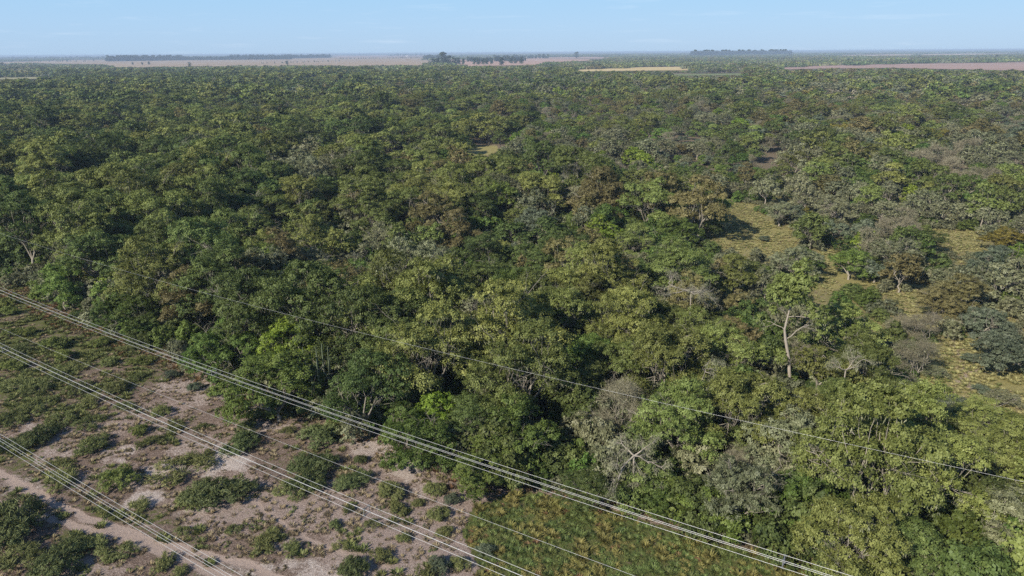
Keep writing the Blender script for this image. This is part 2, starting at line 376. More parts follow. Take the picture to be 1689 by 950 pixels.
FIELDS = {   # far open fields, photo pixels at ground level
 'tan_a': [(-60, 104), (120, 99), (300, 99), (480, 96), (560, 94.5), (700, 94), (712, 108), (430, 110), (330, 110.5), (176, 111.5), (168, 106), (60, 104.5), (-60, 108)],
 'tan_b': [(740, 99), (860, 97), (985, 98), (960, 101), (900, 103), (895, 107), (770, 109), (740, 106)],
 'yellow': [(945, 115.5), (1010, 113), (1060, 111), (1145, 110), (1140, 116), (1040, 117), (960, 118)],
 'green': [(1105, 122.5), (1225, 121), (1228, 124.5), (1110, 125.5)],
 'pink': [(1278, 113), (1330, 109), (1440, 106.5), (1760, 102), (1760, 118), (1600, 115), (1480, 112.5), (1380, 113), (1285, 114.5)],
 'far_tan': [(540, 91.5), (700, 90), (720, 93), (560, 95)],
 'far_tan_b': [(860, 95), (1010, 94), (1000, 96.5), (880, 97.5)],
 'far_light': [(1380, 91), (1600, 88.6), (1700, 88.5), (1600, 90.5), (1390, 92.5)],
 'pale_left': [(-60, 129), (95, 127), (95, 130), (-60, 133)],
}
def open_ground(X, Y, h, R_c=0.0):
    """True where a tree of height h standing at X, Y would fill one of the openings seen in the photo"""
    bad = np.zeros(np.shape(X), bool)
    wob = (fbm(X, Y, 260, 811) - .5) * np.where(np.hypot(X, Y) > 900, 4, 0) + (fbm(X, Y, 7, 812) - .5) * np.where(np.hypot(X, Y) < 500, 22, 0)
    u0, v0 = px_of(X, Y, 0.0); u1, v1 = px_of(X, Y, h * .9); v0 = v0 + wob; v1 = v1 + wob; um, vm = (u0 + u1) / 2, (v0 + v1) / 2
    for P in list(CLEAR) + list(FIELDS.values()):
        for t_ in (0, .12, .25, .38, .5, .65, .8, 1): u, v = u0 + (u1 - u0) * t_, v0 + (v1 - v0) * t_; bad |= in_poly(u, v, P)
        if P in CLEAR: w_ = R_c * FPX / np.hypot(np.hypot(X, Y), ALT); bad |= in_poly(um - w_, vm, P) | in_poly(um + w_, vm, P)
    return bad

# ------------------------------------------------------------------ ground sheet
GM, n, l = newmat('ground_soil')
at = N(n, 'ShaderNodeAttribute', attribute_name='cover'); sp_ = N(n, 'ShaderNodeSeparateColor'); l.new(at.outputs['Color'], sp_.inputs[0])
at2 = N(n, 'ShaderNodeAttribute', attribute_name='cover2'); sp2 = N(n, 'ShaderNodeSeparateColor'); l.new(at2.outputs['Color'], sp2.inputs[0])
geo = N(n, 'ShaderNodeNewGeometry')
def noise(scale, det=6, rough=.6, dist=0.0):
    z = N(n, 'ShaderNodeTexNoise'); z.inputs['Scale'].default_value = scale; z.inputs['Detail'].default_value = det; z.inputs['Roughness'].default_value = rough; z.inputs['Distortion'].default_value = dist
    l.new(geo.outputs['Position'], z.inputs['Vector']); return z.outputs[0]
def ramp(inp, stops):
    r_ = N(n, 'ShaderNodeValToRGB'); e = r_.color_ramp.elements
    e[0].position, e[0].color = stops[0][0], (*stops[0][1], 1); e[1].position, e[1].color = stops[-1][0], (*stops[-1][1], 1)
    for p, c in stops[1:-1]: x = e.new(p); x.color = (*c, 1)
    l.new(inp, r_.inputs[0]); return r_.outputs[0]
def mixc(fac, a, b):
    m_ = N(n, 'ShaderNodeMix', data_type='RGBA'); l.new(fac, m_.inputs[0]); l.new(a, m_.inputs[6]); l.new(b, m_.inputs[7]); return m_.outputs[2]
def thresh(wt, nz_, soft=.12):
    """weight compared with noise: patchy edge"""
    st = N(n, 'ShaderNodeMapRange'); st.inputs[1].default_value = .30; st.inputs[2].default_value = .70; l.new(nz_, st.inputs[0])
    a = N(n, 'ShaderNodeMath', operation='SUBTRACT'); l.new(wt, a.inputs[0]); l.new(st.outputs[0], a.inputs[1])
    b = N(n, 'ShaderNodeMapRange'); b.inputs[1].default_value = -soft; b.inputs[2].default_value = soft; l.new(a.outputs[0], b.inputs[0]); return b.outputs[0]
nf, nm_, nb, nff = noise(3.2, 9, .85, .8), noise(1.7, 9, .82, .3), noise(.08, 4), noise(9, 4, .7)
soil = ramp(nff, [(.34, (.085, .060, .046)), (.5, (.175, .128, .102)), (.66, (.31, .245, .205))])
sand = ramp(nff, [(.32, (.17, .125, .10)), (.5, (.31, .24, .205)), (.66, (.45, .375, .33))])
salt = ramp(nff, [(.34, (.32, .265, .235)), (.62, (.60, .53, .48))])
green = ramp(nf, [(.3, (.060, .070, .022)), (.5, (.110, .120, .042)), (.7, (.18, .18, .08))])
yell = ramp(nf, [(.3, (.18, .165, .06)), (.5, (.28, .25, .105)), (.7, (.38, .34, .17))])
track = ramp(nf, [(.3, (.32, .245, .205)), (.7, (.43, .345, .295))])
c = mixc(thresh(sp_.outputs[0], nf), soil, sand)
c = mixc(thresh(sp2.outputs[0], nf, .25), c, salt)
c = mixc(thresh(sp2.outputs[1], nm_, .1), c, yell)
c = mixc(thresh(sp_.outputs[1], nm_, .1), c, green)
c = mixc(thresh(sp_.outputs[2], nf, .15), c, track)
pb = N(n, 'ShaderNodeBsdfDiffuse'); l.new(c, pb.inputs[0])
bp = N(n, 'ShaderNodeBump'); bp.inputs['Strength'].default_value = .9; bp.inputs['Distance'].default_value = .2; l.new(nf, bp.inputs['Height']); l.new(bp.outputs[0], pb.inputs['Normal'])
o_ = N(n, 'ShaderNodeOutputMaterial'); l.new(pb.outputs[0], o_.inputs[0])

ang = np.concatenate([np.linspace(-180, -52, 33)[:-1], np.linspace(-52, 52, 380), np.linspace(52, 180, 33)[1:-1]])
rad = np.concatenate([[0.5, 8, 18, 28], np.arange(34, 135, .36), 135 * 1.035 ** np.arange(1, 174)])
rad = rad[rad < 48000]
A_, R_ = np.meshgrid(np.radians(ang), rad)
X = (np.sin(A_) * R_).ravel(); Y = (np.cos(A_) * R_).ravel()
def cap(X, Y, a, b, r0, soft=.35):
    """soft distance mask to segment a-b with radius r0"""
    a = np.array(a); b = np.array(b); ab = b - a; L = (ab @ ab) + 1e-9
    t = np.clip(((X - a[0]) * ab[0] + (Y - a[1]) * ab[1]) / L, 0, 1)
    d = np.hypot(X - a[0] - ab[0] * t, Y - a[1] - ab[1] * t)
    return np.clip((r0 - d) / (r0 * soft) , 0, 1)
def line_mask(X, Y, pts, wdt, soft=.5):
    m = np.zeros_like(X); P = [G(*p) for p in pts]
    wob = (vnoise(X, Y, 1.7, 50) - .5) * wdt * .7
    for i in range(len(P) - 1): m = np.maximum(m, cap(X + wob, Y + wob, P[i], P[i + 1], wdt, soft))
    return m
def blob(X, Y, u, v, rpx, ry=None, h=0):
    x, y = G(u, v); k = m_per_px(u, v); r_ = rpx * k; ry_ = (ry or rpx * .6) * k / max(.25, ALT / math.hypot(math.hypot(x, y), ALT))
    d = np.hypot((X - x) / r_, (Y - y) / ry_) + (fbm(X, Y, 3.0, 77) - .5) * 2.0 + (fbm(X, Y, 1.1, 78) - .5) * .8
    return np.clip((1.15 - d) / .6, 0, 1)
ED = edge_dist(X, Y); sco = X * DV[0] + Y * DV[1]
u_, v_ = px_of(X, Y, 0.0)
corr = np.clip((1.5 - ED) / 2, 0, 1)
nA, nB = fbm(X, Y, 9, 3), fbm(X, Y, 3.5, 9)
# base values in the cleared strip
sandw = corr * np.clip(.52 + (nA - .5) * 1.6, 0, 1)
greenw = corr * np.clip(.23 + (nB - .5) * 1.1, 0, 1) + (1 - corr) * .42
leftg = np.clip((sco - 72) / 26, 0, 1) * corr            # greener far left part of the strip
greenw = greenw + leftg * .38; sandw = sandw * (1 - leftg * .75)
weedy = in_poly(u_, v_, [(780, 835), (850, 808), (960, 825), (1080, 862), (1180, 895), (1330, 930), (1450, 960), (1450, 1200), (700, 1200), (790, 935), (760, 880)])
greenw = np.where(weedy, .75, greenw); sandw = np.where(weedy, .05, sandw)
trackw = np.zeros_like(X); saltw = np.zeros_like(X); yellw = (1 - corr) * np.where((u_ > 1120) & (v_ > 290), .62, .16) + leftg * .35
for (a, b, c_, d_, kk) in [(200, 745, 40, 14, .75), (262, 775, 40, 12, .75), (370, 762, 46, 17, 1.), (250, 822, 34, 12, .8), (320, 838, 30, 10, .7), (60, 708, 40, 12, .55), (620, 730, 60, 26, .7), (680, 775, 70, 26, .75),
        (590, 745, 26, 12, .5), (40, 800, 55, 16, .55), (440, 935, 80, 18, .8), (520, 945, 50, 14, .7), (730, 765, 36, 16, .6), (640, 690, 40, 14, .4), (700, 800, 40, 18, .55), (340, 735, 55, 12, .5), (450, 700, 40, 16, .6),
        (220, 790, 40, 14, .5), (290, 640, 60, 14, .5), (350, 655, 60, 12, .5), (100, 745, 40, 12, .5), (470, 900, 40, 14, .5), (780, 800, 40, 12, .5), (390, 640, 40, 10, .5)]:
    m = blob(X, Y, a, b, c_, d_) * kk; sandw = np.maximum(sandw, np.minimum(m * 1.1, .8) * corr); saltw = np.maximum(saltw, np.clip(m - .08, 0, 1) * .82 * corr)
    greenw = greenw * (1 - m * .8)
for pts, wd_, s_ in [([(-60, 740), (0, 778), (45, 806), (150, 856), (250, 893), (340, 912), (430, 940), (470, 960), (560, 1010)], .62, 1.), ([(-60, 805), (0, 832), (85, 857), (170, 880), (260, 905), (330, 935), (400, 965)], .55, 1.),
        ([(410, 818), (430, 835), (470, 868), (500, 888), (560, 912), (640, 935)], .32, .9), ([(640, 905), (700, 880), (760, 845), (800, 818)], .3, .4), ([(110, 858), (250, 868)], .4, .4)]:
    m = line_mask(X, Y, pts, wd_) * s_; trackw = np.maximum(trackw, m * .95); greenw *= (1 - m * .9)
m = in_poly(u_, v_, [(1500, 960), (1565, 931), (1642, 924), (1689, 950), (1800, 960), (1689, 1050), (1500, 1050)]); trackw = np.where(m, .95, trackw); greenw = np.where(m, 0, greenw)
for P in CLEAR[:4] + CLEAR[4:7] + CLEAR[8:]:
    m = in_poly(u_, v_, P); yellw = np.where(m, .95, yellw); greenw = np.where(m, .25, greenw)
nrt = np.maximum(line_mask(X, Y, [(-60, 740), (0, 778), (45, 806), (150, 856), (250, 893), (430, 940)], 4.5, .6), line_mask(X, Y, [(-60, 805), (0, 832), (85, 857), (170, 880), (330, 935)], 4.0, .6)) * (trackw < .3)
sandw = sandw * (1 - nrt * .8); greenw = np.clip(greenw + nrt * .2, 0, 1)
# narrow animal paths through the clearing on the right
for pts in ([(1560, 640), (1610, 610), (1650, 600), (1689, 598)], [(1640, 700), (1600, 640), (1585, 590), (1570, 560)]):
    m = line_mask(X, Y, pts, .5); trackw = np.maximum(trackw, m * .6)
Z = (fbm(X, Y, 14, 21) - .5) * .35 + (fbm(X, Y, 2.5, 31) - .5) * .10 - trackw * .05
Z = np.where(np.hypot(X, Y) > 300, 0.0, Z)
nr, nc = A_.shape
i = np.arange(nr - 1)[:, None] * nc; j = np.arange(nc)[None]
F = np.stack([i + j, i + (j + 1) % nc, i + nc + (j + 1) % nc, i + nc + j], -1).reshape(-1, 4)[:, ::-1]
cov = np.stack([sandw, greenw, trackw, np.ones_like(X)], 1).astype(np.float32); cov2 = np.stack([saltw, yellw, X * 0, X * 0 + 1], 1).astype(np.float32)
obj('ground', mesh_np('ground', np.stack([X, Y, Z], 1), [F], [GM], attrs={'cover': ('FLOAT_COLOR', cov), 'cover2': ('FLOAT_COLOR', cov2)}, smooth=True), kind='structure')
_gx, _gy, _gz = X, Y, Z
def gz(x, y): return float((fbm(np.array([x]), np.array([y]), 14, 21)[0] - .5) * .35 + (fbm(np.array([x]), np.array([y]), 2.5, 31)[0] - .5) * .10)

FC = {'tan_a': ((.27, .20, .14), (.38, .295, .21)), 'tan_b': ((.36, .23, .18), (.44, .31, .25)), 'yellow': ((.40, .31, .15), (.58, .47, .26)), 'green': ((.13, .16, .08), (.20, .22, .11)),
      'pink': ((.30, .205, .175), (.40, .285, .245)), 'far_tan': ((.30, .2, .17), (.38, .27, .22)), 'far_tan_b': ((.34, .24, .2), (.42, .31, .26)), 'far_light': ((.42, .32, .25), (.5, .4, .3)), 'pale_left': ((.2, .21, .12), (.3, .28, .17))}
for q, (k, P) in enumerate(FIELDS.items()):
    m, n, l = newmat('field_soil'); g_ = N(n, 'ShaderNodeNewGeometry'); mp = N(n, 'ShaderNodeMapping'); mp.inputs['Rotation'].default_value = (0, 0, .5 + q)
    mp.inputs['Scale'].default_value = (.0012, .012, 1); z = N(n, 'ShaderNodeTexNoise'); z.inputs['Scale'].default_value = 2; z.inputs['Detail'].default_value = 4
    mm = N(n, 'ShaderNodeMix', data_type='RGBA'); mm.inputs[6].default_value = (*FC[k][0], 1); mm.inputs[7].default_value = (*FC[k][1], 1); rr = N(n, 'ShaderNodeMapRange'); rr.inputs[1].default_value = .35; rr.inputs[2].default_value = .65
    d = N(n, 'ShaderNodeBsdfDiffuse'); oo = N(n, 'ShaderNodeOutputMaterial')
    l.new(g_.outputs['Position'], mp.inputs[0]); l.new(mp.outputs[0], z.inputs['Vector']); l.new(z.outputs[0], rr.inputs[0]); l.new(rr.outputs[0], mm.inputs[0]); l.new(mm.outputs[2], d.inputs[0]); l.new(d.outputs[0], oo.inputs[0])
    W_ = [G(*p) for p in P]; me = bpy.data.meshes.new('field'); me.from_pydata([(x, y, .3 + q * .06) for x, y in W_], [], [list(range(len(W_)))]); me.materials.append(m)
    obj('ploughed_field' if k in ('tan_a', 'tan_b', 'pink', 'far_tan', 'far_tan_b') else 'grass_field', me, kind='structure')

# ------------------------------------------------------------------ scatter by geometry nodes (only for uncountable masses)
def scatter(name, pts, rot, scl, idx, meshes, label, cat=None):
    lib = bpy.data.collections.new(name + '_sources')
    for i_, me in enumerate(meshes):
        so_ = bpy.data.objects.new('%s_source.%03d' % (name, i_), me); lib.objects.link(so_)
    P = np.asarray(pts, np.float32); k = len(P)
    me = bpy.data.meshes.new(name); me.vertices.add(k); me.vertices.foreach_set('co', P.ravel())
    a = me.attributes.new('rotv', 'FLOAT_VECTOR', 'POINT'); a.data.foreach_set('vector', np.asarray(rot, np.float32).ravel())
    a = me.attributes.new('sclv', 'FLOAT_VECTOR', 'POINT'); a.data.foreach_set('vector', np.asarray(scl, np.float32).ravel())
    a = me.attributes.new('vari', 'INT', 'POINT'); a.data.foreach_set('value', np.asarray(idx, np.int32))
    o = obj(name, me, kind='stuff', label=label, cat=cat)
    ng = bpy.data.node_groups.new(name + '_scatter', 'GeometryNodeTree')
    ng.interface.new_socket('Geometry', in_out='INPUT', socket_type='NodeSocketGeometry'); ng.interface.new_socket('Geometry', in_out='OUTPUT', socket_type='NodeSocketGeometry')
    gi = ng.nodes.new('NodeGroupInput'); go = ng.nodes.new('NodeGroupOutput'); ip = ng.nodes.new('GeometryNodeInstanceOnPoints'); ci = ng.nodes.new('GeometryNodeCollectionInfo')
    ci.inputs[0].default_value = lib; ci.inputs[1].default_value = True; ci.inputs[2].default_value = True
    def na(nm, typ):
        q = ng.nodes.new('GeometryNodeInputNamedAttribute'); q.data_type = typ; q.inputs[0].default_value = nm; return next(s for s in q.outputs if s.enabled)
    ip.inputs['Pick Instance'].default_value = True
    ng.links.new(gi.outputs[0], ip.inputs['Points']); ng.links.new(ci.outputs[0], ip.inputs['Instance']); ng.links.new(na('vari', 'INT'), ip.inputs['Instance Index'])
    ng.links.new(na('rotv', 'FLOAT_VECTOR'), ip.inputs['Rotation']); ng.links.new(na('sclv', 'FLOAT_VECTOR'), ip.inputs['Scale']); ng.links.new(ip.outputs[0], go.inputs[0])
    md = o.modifiers.new('scatter', 'NODES'); md.node_group = ng
    return o

# ------------------------------------------------------------------ forest map: which kind stands where
def jitter_grid(x0, x1, y0, y1, cell, seed, jit=.42):
    r = np.random.default_rng(seed); gx, gy = np.meshgrid(np.arange(x0, x1, cell), np.arange(y0, y1, cell))
    gx = gx + (np.arange(gx.shape[0]) % 2)[:, None] * cell * .5
    return (gx + r.uniform(-jit, jit, gx.shape) * cell).ravel(), (gy + r.uniform(-jit, jit, gy.shape) * cell).ravel()
KN = ['olive', 'dark', 'green', 'lime', 'grey', 'brown', 'blue', 'bare', 'must']
def kind_probs(u, v):
    base = np.array([.45, .2, .06, .025, .12, .07, .03, .045, .0])
    L = np.array([.44, .40, .03, .012, .06, .035, .01, .013, .0])     # left, dark olive canopy
    C = np.array([.36, .10, .08, .05, .24, .08, .04, .05, .0])        # middle, pale mixed scrub
    R = np.array([.16, .08, .10, .03, .27, .13, .13, .09, .01])       # right, grey open scrub
    D = np.array([.66, .10, .08, .02, .07, .04, .0, .03, .0])         # front right, yellow olive canopy
    u = np.clip(u, -100, 1800)[:, None]; v = np.clip(v, 90, 1000)[:, None]
    wL = np.clip((700 - u - (v - 400) * .3) / 250, 0, 1); wR = np.clip((u - 1020 + (v - 330) * -.15) / 180, 0, 1) * np.clip((660 - v + (u - 1400) * .35) / 80, 0, 1)
    wD = np.clip((v - 400) / 90, 0, 1) * (1 - wL) * (1 - wR); wC = np.clip(1 - wL - wR - wD, 0, 1)
    P = L * wL + R * wR + D * wD + C * wC; return P / P.sum(1, keepdims=True)
def scrubby(u, v):
    """0 tall closed forest .. 1 low open scrub"""
    return np.clip((v - 240) / 80, .12, 1) * np.clip((u - 1080) / 200, 0, 1) * np.clip((700 - v + (u - 1500) * .6) / 120, 0, 1)

occupied = []      # (x, y, r) of hand-placed trees
INDIV = []         # (kind, variant, x, y, scale xyz, rot, label, name, group)

# ------------------------------------------------------------------ special trees, built once each
def put(parts, name, x, y, rot=0, scl=(1, 1, 1), label=None, cat='tree', group=None):
    root = obj(name, None, label=label, cat=cat, group=group)
    root.location = (x, y, gz(x, y)); root.rotation_euler = (0, 0, rot); root.scale = scl
    for k, me in parts.items():
        p_ = obj(k, me, root)
        if k == 'hanging_lichen': p_['kind'] = 'stuff'
    return root
def crown_xy(u, v, H, frac=.72): return G(u, v, H * frac)

# a) tall tree with a long pale bare trunk and a thin crown at its top
r = np.random.default_rng(501); g = Geo(); tips = []
tr = np.array([[.9, 0, -.3], [.75, 0, 1.5], [.55, .0, 3.4], [.25, .1, 5.2], [-.35, .1, 7.2], [-.6, .1, 8.3], [-.5, 0, 9.6], [-.35, 0, 10.8]])
V, F = tube(tr, [.25, .20, .185, .17, .15, .12, .09, .06], 8); g.add(V, F)
for st, d, L, q in ((4, (1, .1, .45), 3.8, .07), (3, (-.8, .1, .2), 1.1, .05), (5, (-.7, .3, .4), 1.9, .05), (6, (1, -.3, .5), 3.0, .06), (7, (-.5, .4, .9), 2.2, .06), (7, (.5, -.1, 1), 2.4, .06), (6, (-1, -.3, .8), 2.2, .05), (7, (0, .6, .8), 2.0, .05)):
    d = np.array(d, float); d /= np.linalg.norm(d); branchy(g, r, tr[st].copy(), d, L, q, 2, 0, .6, tips)
tips = np.array(tips); gc = Geo(); gm = Geo()
for t_ in tips:
    if t_[2] > 11.2: puff_leaves(gc, t_, .8, r, 14, 16, .19, tint=(.62, .2))
    elif r.random() < .5: puff_leaves(gc, t_, .55, r, 9, 12, .19, tint=(.5, .2))
    moss_strips(gm, t_, .6, r, 9, (.12, .35))
PALETREE = {'trunk': g.mesh('trunk', PALE, True), 'crown': gc.mesh('crown', FM['olive']), 'hanging_lichen': gm.mesh('hanging_lichen', FM['moss'])}
x, y = G(1287, 668, 0)
put(PALETREE, 'pale_trunked_tree', x, y, 0, (1.1, 1.1, 1.18), 'tall tree with a long pale bare trunk and thin crown above the dense canopy', 'tree'); occupied.append((x, y, 3.0)); PALE_XY = (x, y)

# b) second pale tree forking low, to its right
r = np.random.default_rng(502); g = Geo(); tips = []
V, F = tube([[0, 0, -.3], [.25, 0, 2.5], [.0, 0, 4.6]], [.24, .2, .19], 8); g.add(V, F)
for d, L in (((.9, 0, .8), 3.4), ((-.25, .1, 1), 3.0), ((.2, .5, 1), 3)):
    d = np.array(d, float); d /= np.linalg.norm(d); branchy(g, r, np.array([0, 0, 4.5]), d, L * 1.15, .15, 2, 0, .6, tips)
gc = Geo(); gm = Geo()
for t_ in tips:
    if r.random() < .8: puff_leaves(gc, t_, .85, r, 14, 16, .2, tint=(.55, .2))
    moss_strips(gm, t_, .6, r, 9, (.12, .35))
x, y = G(1345, 655, 3)
put({'trunk': g.mesh('trunk', BARK, True), 'crown': gc.mesh('crown', FM['olive']), 'hanging_lichen': gm.mesh('hanging_lichen', FM['moss'])}, 'forked_tree', x, y, 0, (1, 1, 1), 'tree with a grey trunk forking in a V, right of the long pale bare trunk', 'tree'); occupied.append((x, y, 3.2))

# c) dead sprawling limbs hanging out of the forest edge, bleached, tufted with lichen
def dead(seed, name, u, v, h, dirs, L, rad, label, tuft=.35, depth=2, moss=4):
    r = np.random.default_rng(seed); g = Geo(); tips = []
    base = np.array([0, 0, h]); V, F = tube([[.3, .6, -.3], [.2, .3, h * .55], base], [rad * .8, rad * .8, rad * .9], 7); g.add(V, F)
    for d in dirs:
        d = np.array(d, float); k = np.linalg.norm(d); branchy(g, r, base.copy(), d / k, L * k, rad, depth, -.1, .6, tips)
    gm = Geo()
    for t_ in tips: moss_strips(gm, t_, tuft, r, moss * 2, (.15, .45)); twig_spray(gm, t_, tuft * 1.3, r, 26 if depth < 3 else 9, wd=.012)
    x, y = G(u, v, h); occupied.append((x, y, .6))
    return put({'trunk': g.mesh('trunk', PALE, True), 'hanging_lichen': gm.mesh('hanging_lichen', FM['moss'])}, name, x, y, 0, (1, 1, 1), label, 'dead tree')
dead(503, 'dead_tree', 1046, 750, 5.0, [(-1.1, -.15, -.2), (.45, .15, .45), (.95, -.1, -.1), (.1, -.2, -.6), (-.5, .2, .3)], 2.6, .085, 'bleached dead tree sprawling grey lichen-hung limbs out of the forest edge', .3, 3, 1)
dead(504, 'dead_tree', 1140, 482, 9.0, [(-1.1, -.1, .05), (-.8, .2, .25), (.9, -.2, -.25), (.5, .1, .1), (.6, -.5, -.3)], 3.2, .095, 'dead tree with long level white limbs lying over the canopy, left of the brown dome', .25, 3, 1)
dead(505, 'dead_tree', 1178, 610, 8.0, [(-1.0, -.1, .3), (.9, 0, -.1), (.3, -.5, .2)], 2.2, .08, 'dead tree with thin pale limbs, left of the long pale bare trunk', .3, 2, 4)
dead(506, 'dead_tree', 1395, 610, 8.6, [(.9, 0, .3), (-.6, -.2, .3), (.2, -.2, .6)], 2.2, .08, 'small dead tree with pale forked limbs behind the large front right tree', .3, 2, 3)

# d) fallen split log at the bottom edge of the forest
r = np.random.default_rng(510); g = Geo()
a_ = np.array([*G(1392, 903, .9), .9]); b_ = np.array([*G(1436, 955, .25), .25]); c_ = np.array([*G(1413, 952, .2), .2])
x0, y0 = a_[0], a_[1]
for e_, rr_, o_x in ((b_, .15, .0), (c_, .12, -.15)):
    P = [a_ + (e_ - a_) * t + np.array([o_x * t, 0, .12 * math.sin(t * 9)]) for t in np.linspace(0, 1, 7)]; V, F = tube(np.array(P) - (x0, y0, 0), list(np.linspace(rr_, rr_ * .7, 7)), 7); g.add(V, F)
put({'trunk': g.mesh('trunk', PALE, True)}, 'fallen_log', x0, y0, 0, (1, 1, 1), 'split grey fallen log lying beside the power line at the forest edge', 'log')

# e) candelabra cactus
r = np.random.default_rng(511); g = Geo()
def stem(P, rad, g_):
    P = np.array(P, float); k = len(P); V, F = tube(P, [rad * .8] + [rad] * (k - 2) + [rad * .35], 12)
    c0 = np.repeat(P, 12, 0); f = np.tile(np.where(np.arange(12) % 2, .72, 1.1), k)[:, None]; g_.add(c0 + (V - c0) * f, F, .55)
stem([(0, 0, -.2), (0, 0, 2), (0, 0, 5), (0, .1, 7.2)], .2, g); CT = g.mesh('stem', FM['blue'], False); arms = []
for k in range(11):
    g = Geo(); q = 2 * math.pi * k / 11 + r.uniform(-.2, .2); R_1 = r.uniform(.7, 1.9); h0 = r.uniform(2.6, 4.5); h1 = r.uniform(6.3, 8.2)
    stem([(0, 0, h0), (math.cos(q) * R_1 * .7, math.sin(q) * R_1 * .7, h0 + .25), (math.cos(q) * R_1, math.sin(q) * R_1, h0 + 1), (math.cos(q) * R_1 * 1.1, math.sin(q) * R_1 * 1.1, h1)], .13, g); arms.append(g.mesh('arm', FM['blue']))
x, y = crown_xy(522, 588, 8, .85); occupied.append((x, y, 2.4))
cc = put({'stem': CT}, 'candelabra_cactus', x, y, 0, (1, 1, 1), 'tall blue-green candelabra cactus with many upright arms beside the lime tree', 'cactus')
for a_m in arms: obj('arm', a_m, cc)

